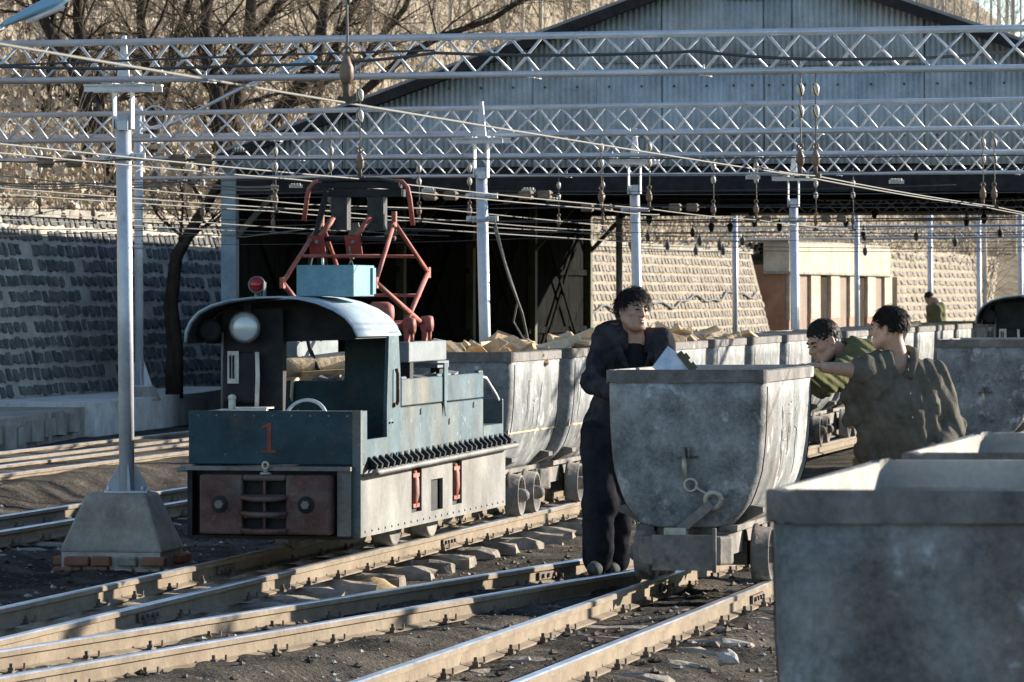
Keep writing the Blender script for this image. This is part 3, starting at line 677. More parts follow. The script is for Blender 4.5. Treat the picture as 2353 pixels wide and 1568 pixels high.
for side in range(4):
    for row in range(2):
        for q in range(4):
            w = .17; a = -.34 + q*w + .085 + (.03 if row else 0)
            if rd.random() < .12: continue
            p = {0:(a,-.315),1:(a,.315),2:(-.355,a*.9),3:(.355,a*.9)}[side]
            mb = MB(); j = lambda: rd.uniform(.8,1.05)
            if side < 2: mb.obox((p[0]+rd.uniform(-.01,.01), p[1], -.015+row*.07), (.078*j(),rd.uniform(-.008,.008),0), (0,.045*j(),0), (0,rd.uniform(-.01,.01),.031*j()))
            else: mb.obox((p[0], p[1], -.015+row*.07), (.04*j(),0,0), (rd.uniform(-.01,.01),.072*j(),0), (0,0,.031*j()))
            o = mb.build('brick', M['brick'] if rd.random() < .6 else M['concrete'], ft); bevel(o, .008, 1)
pole(320, 63.0, 'silver pole on the whitewashed platform behind the big pole', 4.05, base_z=.36, r=.057, lean=.004, plate=(.17,.32), collars=(2.75,2.2))
p_ = Vector(((320-CX)/F*63.0, 63.0, 0)); ft2 = empty('pole_footing', (p_.x, p_.y, .2), R(10), 'pale concrete footing of the pole standing on the platform', 'footing')
mb = MB(); frustum(mb, .48, .46, .34, .34, -.03, .158); mb.build('concrete_block', M['concrete'], ft2)
pole(1122, 42.1, 'silver pole rising behind the locomotive train, second from left', 2.70, head=T2, lean=.022, collars=(2.45, 2.25))
pole(1472, 49.0, 'silver pole behind the smiling man in the dark jacket', 2.70, head=T3, lean=.022, collars=(2.45,))
pole(1830, 56.2, 'silver pole behind the heads of the two pushing men', 2.70, head=T4, lean=.012, collars=(2.45,))
pole(-4, 63, 'silver pole cut off by the left edge, on a concrete block', 3.6, base_z=.9, r=.05, collars=(2.45,))
pp = Vector(((4-CX)/F*63, 63, .1)); ft3 = empty('pole_footing', pp, R(8), 'tall pale concrete block at the extreme left edge', 'footing')
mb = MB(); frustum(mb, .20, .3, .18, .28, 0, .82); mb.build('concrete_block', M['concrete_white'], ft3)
for T_, nm_ in ((T1,'nearest'), (T2,'second'), (T3,'third'), (T4,'fourth')):
    xr_ = 3850 if nm_ == 'nearest' else 3200; q_ = on_truss(T_, xr_); pole(xr_, q_.y, f'silver pole carrying the right end of the {nm_} truss, outside the frame', 2.70, head=T_, lean=.005, collars=(2.45,))
FAR = [(1424, 80, 3.1), (1690, 92, 3.3), (1970, 98, 3.35), (2138, 104, 3.3), (2250, 110, 3.3), (2346, 102, 3.35)]
NM = ['leftmost far silver pole before the sunlit stone wall', 'second far silver pole before the sunlit stone wall', 'far silver pole before the cream building', 'far silver pole left of the distant worker', 'far silver pole right of the distant worker', 'far silver pole cut by the right edge']
for (x, Y, tz), nm in zip(FAR, NM): pole(x, Y, nm, tz, r=.055, lean=.004, collars=(2.6,))

# ---- trolley wires over the tracks
WZ_ = 2.33
def wire(pts, r, label, mat, name='trolley_wire', cat='wire', sag=0.0, group=None):
    P = []
    for a, b in zip(pts, pts[1:]):
        a, b = Vector(a), Vector(b)
        for i in range(6):
            t = i/6; P.append(a.lerp(b, t) - Vector((0,0,sag*4*t*(1-t))))
    P.append(Vector(pts[-1])); o = MB().tube(P, r, 6).build(name, mat); return tag(o, label, cat, group)
def t_at(T, key, off=0):                            # where a track's wire passes under a truss
    t, A, d, nrm = T; a, b, k = TR[key]; s = (a + off + k*(A.y-b) - A.x)/(d.x - k*d.y); return A + d*s
def trolley(key, Ya, Yb, label, off=0.0, z=WZ_, r=.0046, trs=(T1,T2,T3,T4)):
    pts = [Vector((tx(key,Ya)+off, Ya, z))]
    for T in trs:
        p = t_at(T, key, off)
        if Ya + 1 < p.y < Yb - 1: pts.append(Vector((p.x, p.y, z)))
    pts.append(Vector((tx(key,Yb)+off, Yb, z)))
    return wire(pts, r, label, M['wire'], sag=.012)
trolley('C', 11.5, 66, 'thick pale trolley wire slanting down across the view over the cart track', r=.0045)
trolley('C', 27.5, 66, 'second pale trolley wire beside the slanting one, over the cart track', off=.10)
trolley('L', 20, 66, 'trolley wire over the locomotive, touched by its pantograph', r=.0048)
trolley('L', 20, 45, 'parallel trolley wire just left of the pantograph wire', off=-.45)
trolley('M', 27, 62, 'trolley wire over the track behind the pole footing')
trolley('M', 27, 62, 'twin trolley wire over the track behind the pole footing', off=-.55)
trolley('Q', 36, 62, 'lower trolley wire over the half-buried track at left', off=.1)
trolley('S', 40, 66, 'lowest trolley wire crossing in front of the stone wall at left')
wire([W(-40,545,50), W(330,530,47), W(560,545,47), W(760,520,47), W(1000,528,47), W(1500,560,60)], .0055, 'pale wire crossing low before the stone wall and the dark shed', M['wire'])
wire([W(-40,400,36), W(200,425,36), W(700,470,40), W(1000,480,44), W(1400,520,50)], .005, 'pale wire sinking from the left edge to the shed opening', M['wire'])
wire([W(330,385,62.8), W(140,480,60), W(-30,520,58)], .006, 'pale stay wire slanting down left from the platform pole', M['wire'])
wire([W(1135,520,42), W(1170,640,42), W(1200,720,42.5), W(1215,790,43)], .012, 'pale downlead cable drooping beside the second pole', M['wire'], 'downlead_cable', 'cable')
wire([W(1135,500,42), W(1160,600,42), W(1190,690,42.5), W(1180,740,43), W(1215,800,43)], .008, 'thin slack cable hanging against the downlead beside the second pole', M['wire'], 'downlead_cable', 'cable')
# bundle of pale cables under the third truss at left
for i, (a, b) in enumerate(((415,428),(420,436),(426,430))):
    wire([W(-40,a,50), W(200,a+6,50), W(420,b-12,50), W(640,b,50)], .008, ['upper','middle','lower'][i] + ' cable of the sagging pale bundle left of the shed', M['wire'], 'bundle_cable', 'cable', sag=.03)
wire([W(-40,152,30.5), W(600,150,30.3), W(1000,122,30), W(1600,118,29.9), W(2000,136,29.8), W(2400,108,29.7)], .011, 'black cable lashed along inside the nearest truss', M['wire_dark'], 'lashed_cable', 'cable', sag=.02)
wire([W(-40,152,31), W(600,128,30.5), W(1000,116,30.2)], .008, 'thin dark wire inside the left part of the nearest truss', M['wire_dark'], 'lashed_cable', 'cable')

# ---- cross-span wires with brown block insulators, one row per truss
def block_insulator(p, d, label):
    o = empty('strain_insulator', p, -math.atan2(d.y, d.x), label, 'insulator', 'brown strain insulators on the span wires')
    mb = MB(); mb.box(-.055,.055,-.035,.035,-.04,.04); b = mb.build('block', M['insul_brown'], o); bevel(b, .01, 1)
    mb = MB()
    for q in (-.02,.02): mb.box(-.06,.06,-.038,.038,q-.006,q+.006)
    mb.build('band', M['bolt'], o)
    mb = MB(); mb.tube([(-.14,0,0),(.14,0,0)], .006, 5); mb.build('eye_rod', M['wire'], o)
for T, xp, nm in ((T1, 292, 'nearest'), (T2, 1122, 'second'), (T3, 1472, 'third'), (T4, 1830, 'fourth')):
    p = on_truss(T, xp); d = T[2]; q = Vector((p.x, p.y, 2.47)); t, A, _, _ = T
    wire([A + Vector((0,0,2.5-TZ)), q, A + d*((T[0].children[0].dimensions.x)) + Vector((0,0,2.48-TZ))], .005, f'thin dark span wire below the {nm} truss', M['wire_dark'], 'span_wire', 'wire', sag=.03)
    for off, w_ in ((-.36,'inner left'), (-.56,'outer left'), (.36,'inner right'), (.54,'outer right')):
        block_insulator(q + d*off - Vector((0,0,.012)), d, f'brown block insulator, {w_} of the pole carrying the {nm} truss')
for T, nm in ((T2,'second'), (T3,'third'), (T4,'fourth')):
    A, d = T[1], T[2]
    for i, zz in enumerate((2.2, 2.62)): 
        wire([A + Vector((0,0,zz-TZ)) - d*.5, A + d*5 + Vector((0,0,zz-TZ+.04)), A + d*11 + Vector((0,0,zz-TZ+.05))], .004, ('lower' if i == 0 else 'upper') + f' fine cross wire near the {nm} truss', M['wire_dark'], 'cross_wire', 'wire', sag=.04)

# ---- hangers: chain, two porcelain eggs, clamp
def hanger_proto():
    t = empty('insulator_hanger', (0,0,0))
    mb = MB(); mb.tube([(0,0,.66),(.004,0,.5),(0,0,.36),(.004,0,.18),(0,0,.12)], .005, 5); mb.build('suspension_wire', M['wire'], t)
    for z in (.48, .345):
        mb = MB(); mb.ball((0,0,z), .026, .026, .043, 12, 8); mb.build('porcelain_egg', M['porcelain'], t)
        mb = MB(); mb.torus((0,0,z), (1,0,.25), .038, .006, 14, 5); mb.build('tie_wire', M['bolt'], t)
    mb = MB(); mb.torus((0,0,.125), (0,1,0), .018, .006, 10, 5); mb.lathe((0,0,.03), (0,0,1), [(-.03,.014),(-.005,.027),(.035,.027),(.05,.019),(.085,.008)], 12); mb.build('cap', M['insul_brown'], t)
    mb = MB(); mb.tube([(0,0,.01),(0,0,-.06)], .014, 8); mb.obox((0,0,-.06), (.035,0,0), (0,.014,0), (0,0,.014)); mb.build('wire_clamp', M['bolt'], t)
    return t
HP = hanger_proto(); first = True
TKN = {'C': 'the cart-track wire', 'L': 'the locomotive wire', 'M': 'the wire behind the footing', 'Q': 'the half-buried track wire', 'S': 'the platform track wire'}
for T, nm in ((T1,'nearest'), (T2,'second'), (T3,'third'), (T4,'fourth')):
    for key, offs in (('C', (0,.10)), ('L', (0,-.45)), ('M', (0,-.55)), ('Q', (.1,)), ('S', (0,))):
        for k_, of in enumerate(offs):
            p = t_at(T, key, of); px = CX + p.x/p.y*F
            if not (-30 < px < 2380) or p.y < 20: continue
            if key == 'L' and nm == 'nearest' and k_ == 1: continue
            o = HP if first else copy_tree(HP); first = False
            o.location = (p.x, p.y, WZ_ + .06); o.rotation_euler = (0, 0, random.uniform(-.4,.4))
            tag(o, f'porcelain insulator string from the {nm} truss to {"" if k_ == 0 else "the twin of "}{TKN[key]}', 'insulator', 'porcelain insulator hangers')
# hanger of a truss above the picture, holding the slanting wire
o = copy_tree(HP); o.location = (tx('C',18.15), 18.15, WZ_ + .06); tag(o, 'large blurred insulator hanger at the top, on the slanting wire', 'insulator', 'porcelain insulator hangers')
tt = truss(-300, 18.6, 2700, 17.6, 'lattice truss overhead, above the top edge of the picture', rods=False)
# wire splices on the pale wires
rd = random.Random(61)
def splice(p, label):
    o = empty('wire_splice', p, R(80), label, 'wire clamp', 'clamps on the wires')
    mb = MB(); mb.box(-.012,.012,-.06,.06,-.008,.022); mb.build('clamp_body', M['porcelain'] if rd.random() < .5 else M['wire'], o)
    mb = MB()
    for q in (-.04,-.015,.01,.035): mb.tube([(-.018,q,.0),(-.018,q,.03),(.018,q,.03),(.018,q,0)], .006, 5)
    mb.build('u_bolt', M['porcelain'], o)
SPL = [(680,430,44,'left of the pantograph'),(1420,660,50,'near the man')]
for (x, y, Y, nm) in ((680,430,44.0,'on the wire left of the pantograph horn'), (350,465,43.0,'behind the big pole at middle height'), (550,348,44,'just under the second truss at left'), (375,530,47,'low before the dark tree trunk'), (1215,440,42.3,'right of the second pole'), (1270,462,43,'right of the pole on the drooping wire'), (1730,410,40,'left of the pushing men, high on the slanting wire'), (2060,420,38,'on the slanting wire above the pushing men'), (985,440,42,'between pantograph horn and second pole')):
    splice(W(x,y,Y), 'small pale wire clamp ' + nm)

# ---- tangle of far wires seen through the shed
rd = random.Random(71)
YS = [455, 470, 484, 500, 508, 518, 530, 541, 549, 560, 572]
for i, y in enumerate(YS):
    Y = 72 + i*2.2; y2 = y + rd.uniform(-6, 12); xs0 = 1370 + rd.uniform(-20, 60)
    wire([W(xs0, y + rd.uniform(-5,5), Y), W(1750, (y+y2)/2 + 3, Y), W(2420, y2, Y)], rd.choice((.008,.010,.012)), 'far wire strung in the tangle seen through the open shed', M['wire_dark'] if i % 4 else M['wire'], 'far_wire', 'wire', sag=.02, group='tangle of far wires')
    for k in range(3):
        x = rd.uniform(1400, 2340); t = (x-xs0)/(2420-xs0); p = W(x, y + (y2-y)*t, Y)
        o = empty('far_insulator', p, 0, 'tiny dark insulator hanging in the tangle of far wires', 'insulator', 'tiny insulators in the far wires')
        mb = MB(); mb.lathe((0,0,-.02), (0,0,1), [(-.10,.018),(-.08,.035),(-.02,.05),(.03,.05),(.06,.02),(.14,.01)], 8); mb.build('insulator_body', M['wire_dark'], o)

# ------------------------------------------------------------------ street lamps
def street_lamp(pole_xy, pts, head_dir, label, ph):
    t = empty('street_lamp', (pole_xy[0], pole_xy[1], -.15), 0, label, 'street lamp'); o0 = Vector((pole_xy[0], pole_xy[1], -.15))
    if ph: MB().tube([(0,0,0),(0,0,ph)], .05, 10).build('post', M['silver'], t)
    P = [Vector(p) - o0 for p in pts]; MB().tube(P, .022, 8).build('arm', M['silver'], t)
    e = P[-1]; d = (P[-1]-P[-2]).normalized(); up = Vector((0,0,1)); sd_ = d.cross(up).normalized(); un = sd_.cross(d)
    mb = MB(); prof = [(0,.03,.03),(.1,.045,.045),(.2,.085,.06),(.38,.10,.075),(.5,.08,.055),(.55,.02,.02)]; n = 12; vs = []
    for (q, w, h) in prof:
        for j in range(n):
            a = 2*math.pi*j/n; zz = math.sin(a)*h*(1.0 if math.sin(a) > 0 else .35); vs.append(e + d*q + sd_*math.cos(a)*w + un*zz)
    mb.add(vs, [(i*n+j, i*n+(j+1)%n, (i+1)*n+(j+1)%n, (i+1)*n+j) for i in range(len(prof)-1) for j in range(n)], 0, True); mb.build('housing', M['lampblue'], t)
    mb = MB(); vs = []
    for (q, w) in ((.18,.05),(.25,.075),(.38,.085),(.48,.05)):
        for sg in (-1,1): vs.append(e + d*q + sd_*sg*w - un*.028)
    vs2 = [v - un*.022 for v in vs]; mb.add(vs + vs2, [(2*i+8,2*i+10,2*i+11,2*i+9) for i in range(3)] + [(2*i,2*i+2,2*i+10,2*i+8) for i in range(3)] + [(2*i+1,2*i+9,2*i+11,2*i+3) for i in range(3)]); mb.build('lens_cover', M['lampglass2'], t)
Yl = 36.0; a = W(-130,120,Yl); b = W(8,60,Yl)
street_lamp((a.x, a.y), [a - Vector((0,0,.2)), a, W(-60,88,Yl), b], None, 'pale blue street lamp head poking in at the top left corner', a.z + .1)
Yl = 63.1; p0 = Vector(((318-CX)/F*Yl, Yl, .3))
street_lamp((p0.x, p0.y), [W(322,300,Yl), W(400,282,Yl), W(560,200,Yl), W(640,168,Yl)], None, 'teal street lamp on a long slanting arm behind the nearest truss', 0)
mb = MB(); mb.torus(W(356,270,63.0), (0,1,0), .15, .014, 24, 6); tag(mb.build('cable_coil', M['silver']), 'round cable loop at the top of the platform pole', 'cable loop')
# ------------------------------------------------------------------ mine carts
CARTW = [(.325,.20),(.335,.245),(.36,.275),(.405,.31),(.455,.345),(.51,.368),(.57,.388),(.63,.405),(.73,.418),(.85,.427),(1.0,.432),(1.173,.436)]
CL = 1.86
def rrect(w, l0, l1, r, n=6):
    pts = []; r = min(r, w*.9)
    for (cx, cy, a0) in ((w-r, l1-r, 0), (-w+r, l1-r, 90), (-w+r, l0+r, 180), (w-r, l0+r, 270)):
        for i in range(n+1):
            a = R(a0 + 90*i/n); pts.append((cx + r*math.cos(a), cy + r*math.sin(a)))
    return pts
def cart_shell():
    mb = MB(); rings = []
    for z, w in CARTW: rings.append([(p[0], p[1], z) for p in rrect(w, 0, CL, .075)])
    n = len(rings[0])
    inner = []
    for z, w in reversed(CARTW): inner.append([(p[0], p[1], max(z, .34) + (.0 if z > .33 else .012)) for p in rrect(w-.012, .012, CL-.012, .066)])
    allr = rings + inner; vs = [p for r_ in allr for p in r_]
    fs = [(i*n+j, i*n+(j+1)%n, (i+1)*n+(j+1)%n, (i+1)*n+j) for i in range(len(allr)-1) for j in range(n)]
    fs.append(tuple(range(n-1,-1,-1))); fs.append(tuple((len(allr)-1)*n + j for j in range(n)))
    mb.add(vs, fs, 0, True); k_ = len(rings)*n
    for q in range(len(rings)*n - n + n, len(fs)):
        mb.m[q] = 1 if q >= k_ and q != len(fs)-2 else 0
    me = mb.mesh('tub')
    return me
def band(z0, z1, grow, name, seed=0):
    mb = MB(); rd = random.Random(seed); vs = []; o_ = rrect(.436+grow, -grow, CL+grow, .08); i_ = rrect(.436-.014, .014, CL-.014, .066); n = len(o_)
    for (pp, z, jz) in ((i_, z0, 0), (o_, z0, 1), (o_, z1, 1), (i_, z1, 1)):
        vs += [(p[0], p[1], z + jz*rd.uniform(-.006,.006)) for p in pp]
    fs = [(a*n+j, a*n+(j+1)%n, ((a+1)%4)*n+(j+1)%n, ((a+1)%4)*n+j) for a in range(4) for j in range(n)]
    mb.add(vs, fs, 0, False)
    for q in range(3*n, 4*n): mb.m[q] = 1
    return mb.mesh(name)
def wheel_mesh():
    mb = MB()   # axis +x outward; flange inside
    mb.lathe((0,0,0), (1,0,0), [(-.045,.03),(-.045,.168),(-.03,.172),(-.022,.155),(.05,.147),(.055,.14),(.05,.128),(.015,.12),(.015,.05),(.05,.05),(.085,.042),(.105,.02),(.107,.0)], 28)
    return mb.mesh('wheel')
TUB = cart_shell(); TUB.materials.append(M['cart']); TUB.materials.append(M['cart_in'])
WHEEL = wheel_mesh(); WHEEL.materials.append(M['cart_dark'])
def seam_mb():
    out = []
    for sx in (-1,1):
        for (yy, sg) in ((.085, 1), (CL-.085, -1)):
            pts = [(sx*(w+.002), yy + .0*z, z) for z, w in CARTW[1:] if z < 1.09] + [(sx*.436, yy, 1.088)]
            out.append(MB().tube(pts, .004, 4))
    return out
def bumper_mb(s):
    mb = MB(); pts = []
    for i in range(13):
        a = math.pi*i/12; x = -.255 + .51*i/12; pts.append((x, -(.055 + .125*math.sin(a)**.45 if 0 < i < 12 else .03)))
    poly = [(x, y, .125) for x, y in pts] + [(.255, .06, .125), (-.255, .06, .125)]
    mb.prism(poly, (0,0,.155)); return mb
def make_cart(seed=0):
    t = empty('mine_cart', (0,0,0))
    new_obj('tub', TUB, None, t)
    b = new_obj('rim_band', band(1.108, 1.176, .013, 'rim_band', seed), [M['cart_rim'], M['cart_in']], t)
    for sm_ in seam_mb(): sm_.build('weld_seam', M['black'], t)
    mb = MB()
    for sx in (-1,1):
        mb.box(sx*.2-.03, sx*.2+.03, .02, CL-.02, .17, .30); mb.box(sx*.23-.05, sx*.23+.05, .03, CL-.03, .302, .335)
    for y in (.1, .62, 1.24, CL-.1): mb.box(-.17,.17, y-.03, y+.03, .19, .323)
    mb.build('chassis', M['cart_dark'], t)
    for sx in (-1,1):
        for y in (.16, CL-.30):
            mb = MB(); mb.prism([(sx*.26, y, .33),(sx*.40, y, .40),(sx*.40,y,.43),(sx*.26,y,.45)], (0,.14,0)); mb.build('support_bracket', M['cart_dark'], t)
    for e, s in ((0,1),(1,-1)):
        mb = bumper_mb(1); o = mb.build('bumper', M['cart_dark'], t); bevel(o, .012, 2)
        if e: o.location = (0, CL, 0); o.rotation_euler = (0,0,math.pi)
        mb = MB(); mb.box(-.15,.19,-.196,-.182,.10,.292); mb.tube([(.19,-.2,.09),(.19,-.2,.33)], .012, 6); p = mb.build('face_plate', M['cart_dark'], o)
    for y in (CL/2-.29, CL/2+.29):
        mb = MB(); mb.tube([(-.34,y,.15),(.34,y,.15)], .03, 10); mb.build('axle', M['cart_dark'], t)
        for sx in (-1,1):
            o = new_obj('wheel', WHEEL, None, t); o.location = (sx*.325, y, .149); o.rotation_euler = (random.uniform(0,3), 0, 0 if sx > 0 else math.pi)
            mb = MB(); mb.box(sx*.2-.05, sx*.2+.05, y-.08, y+.08, .09, .22); mb.build('axle_box', M['cart_dark'], t)
    mb = MB(); mb.box(-.055,.075,-.012,.002,.70,.712); mb.box(-.012,.0,-.05,.0,.70,.76); mb.box(.02,.032,-.05,.0,.70,.76); mb.build('chain_lug', M['cart_dark'], t)
    mb = MB(); mb.tube([(-.005,-.03,.75),(-.002,-.035,.66),(.01,-.04,.57)], [.008,.016,.010], 8); mb.build('coupling_link', M['steel_worn'], t)
    return t
PROTO = make_cart(); GROUP_L = 'mine carts of the train behind the locomotive'
def place_cart(key, Y, label, group=None, proto=None, dx=0.0, first=False, dyaw=0.0):
    o = PROTO if first else copy_tree(PROTO); a = tyaw(key)
    o.location = (tx(key, Y) + dx, Y, 0); o.rotation_euler = (0,0,-a-dyaw); tag(o, label, 'mine cart', group)
    for c in o.children:
        if c.name.startswith('wheel'): c.rotation_euler[0] = random.uniform(0, 6)
    return o
centre = place_cart('C', 25.95, 'empty grey mine cart being pushed by hand, in the middle of the yard', first=True, dx=-.035)
# coupling bar, ring and chain hanging on the pushed cart's front
cb = empty('coupling_bar', centre.location, tyaw('C'), 'steel coupling bar and ring leaning on the front of the pushed cart', 'coupling bar')
mb = MB(); mb.torus((.035,-.045,.555), (0,1,.1), .034, .008, 16, 6); mb.tube([(.066,-.045,.543),(.12,-.05,.51),(.15,-.055,.50)], [.010,.008,.012], 6); mb.build('hook_ring', M['steel_worn'], cb)
mb = MB(); mb.torus((.16,-.05,.475), (0,1,.1), .042, .017, 16, 8); mb.build('eye', M['steel_worn'], cb)
mb = MB(); mb.bar((.15,-.05,.455), (-.03,-.075,.30), .05, .045, up=(0,1,0)); mb.build('bar', M['cart_dark'], cb)
mb = MB(); mb.box(-.10,.02,-.12,-.03,.285,.325); mb.build('foot_block', M['steel_worn'], cb)
place_cart('N', 10.15, 'blurred grey mine cart nearest the camera, cut by the right edge', 'mine carts at the front right')
place_cart('N', 12.5, 'second blurred mine cart right behind the nearest one', 'mine carts at the front right')
place_cart('C', 42.6, 'grey mine cart standing behind the pushing men at the right edge', None, dx=-.2)
NW = ['first', 'second', 'third', 'fourth', 'fifth', 'sixth', 'seventh', 'eighth', 'ninth', 'tenth', 'eleventh', 'twelfth', 'thirteenth', 'fourteenth', 'fifteenth', 'sixteenth']
train = []
for i in range(16):
    Y = 33.58 + 2.295*i; train.append(place_cart('L', Y, f'{NW[i]} mine cart coupled in the train behind the locomotive', GROUP_L))
# chalk scribbles on some sun-lit cart sides (strokes, a few millimetres proud)
def scribble(cart, y0, y1, z0, z1, seed, label, n=15):
    rd = random.Random(seed); o = empty('chalk_marks', cart.location, 0, label, 'chalk marks'); o.rotation_euler = cart.rotation_euler
    def sx(z): return np.interp(z, [a for a, b in CARTW], [b for a, b in CARTW]) + .003
    cells = max(1, n//6); cw = (y1-y0)/cells
    for i in range(n):                               # stroke-built signs side by side
        cy = y0 + cw*(i % cells + .5); y = cy + rd.uniform(-.3,.1)*cw; z = rd.uniform(z0 + .06, z1); pts = []
        if rd.random() < .6: dy, dz = rd.uniform(-.12,.12)*cw, -rd.uniform(.06,.17)
        else: dy, dz = rd.uniform(.3,.6)*cw, rd.uniform(-.02,.03)
        for q in range(4):
            zz = z + dz*q/3 + rd.uniform(-.004,.004); pts.append((sx(zz), y + dy*q/3 + rd.uniform(-.008,.008), zz))
        MB().tube(pts, [.0022,.003,.0026,.0012], 4).build('chalk_stroke', M['chalk'], o)
scribble(centre, .6, 1.35, .62, .98, 3, 'white chalk marks on the sunlit side of the pushed cart', 22)
scribble(train[0], .55, 1.2, .68, .98, 4, 'white chalk marks on the first cart behind the locomotive', 20)
scribble(train[1], .2, .5, .75, .95, 5, 'white chalk marks on the second cart behind the locomotive', 8)
# firewood heaped in carts
def wood(cart, n, seed, desc, zmax=.12):
    rd = random.Random(seed)
    for i in range(n):
        L = rd.uniform(.22,.48); w = rd.uniform(.028,.065); h = rd.uniform(.03,.06); mb = MB()
        k = rd.random()
        if k < .35: poly = [(-w,0),(w,0),(rd.uniform(-.3,.3)*w, h*1.7)]
        else: poly = [(-w,0),(w,0),(w*.9,h),(-w*.8,h)]
        sk = rd.uniform(-.03,.03); mb.prism([(a, -L/2 + rd.uniform(-.02,.02), b) for a, b in poly], (sk, L, rd.uniform(-.02,.02)), 0)
        mb.m[-rd.choice((1,2))] = 1
        o = mb.build('firewood_piece', [M['wood_cut'], M['bark']])
        bevel(o, .006, 1)
        lp = Vector((rd.uniform(-.32,.32), rd.uniform(.15,CL-.15), 1.08 + zmax*rd.random()))
        o.matrix_world = Matrix.Translation(cart.location) @ cart.rotation_euler.to_matrix().to_4x4() @ Matrix.Translation(lp) @ Matrix.Rotation(rd.uniform(0,6.28),4,'Z') @ Matrix.Rotation(rd.uniform(-.5,.5),4,'X') @ Matrix.Rotation(rd.uniform(-.6,.6),4,'Y')
        tag(o, f'split firewood piece heaped in the {desc}', 'firewood', f'firewood in the {desc}')
    b = MB(); b.box(-.40,.40,.04,CL-.04,.6,1.08); b_ = b.build('firewood_load', M['bark']); b_.location = cart.location; b_.rotation_euler = cart.rotation_euler
    tag(b_, f'dense firewood load filling the {desc}', 'firewood', None, 'stuff')
wood(train[0], 30, 1, 'first cart behind the locomotive', .10); wood(train[1], 24, 2, 'second cart behind the locomotive'); wood(train[2], 10, 5, 'third cart behind the locomotive', .1)
wood(train[3], 34, 3, 'fourth cart behind the locomotive', .13); wood(train[4], 28, 4, 'fifth cart behind the locomotive'); wood(train[5], 10, 6, 'sixth cart behind the locomotive', .08)
wood(train[11], 8, 7, 'twelfth cart behind the locomotive', .12); wood(train[12], 6, 8, 'thirteenth cart behind the locomotive', .1)
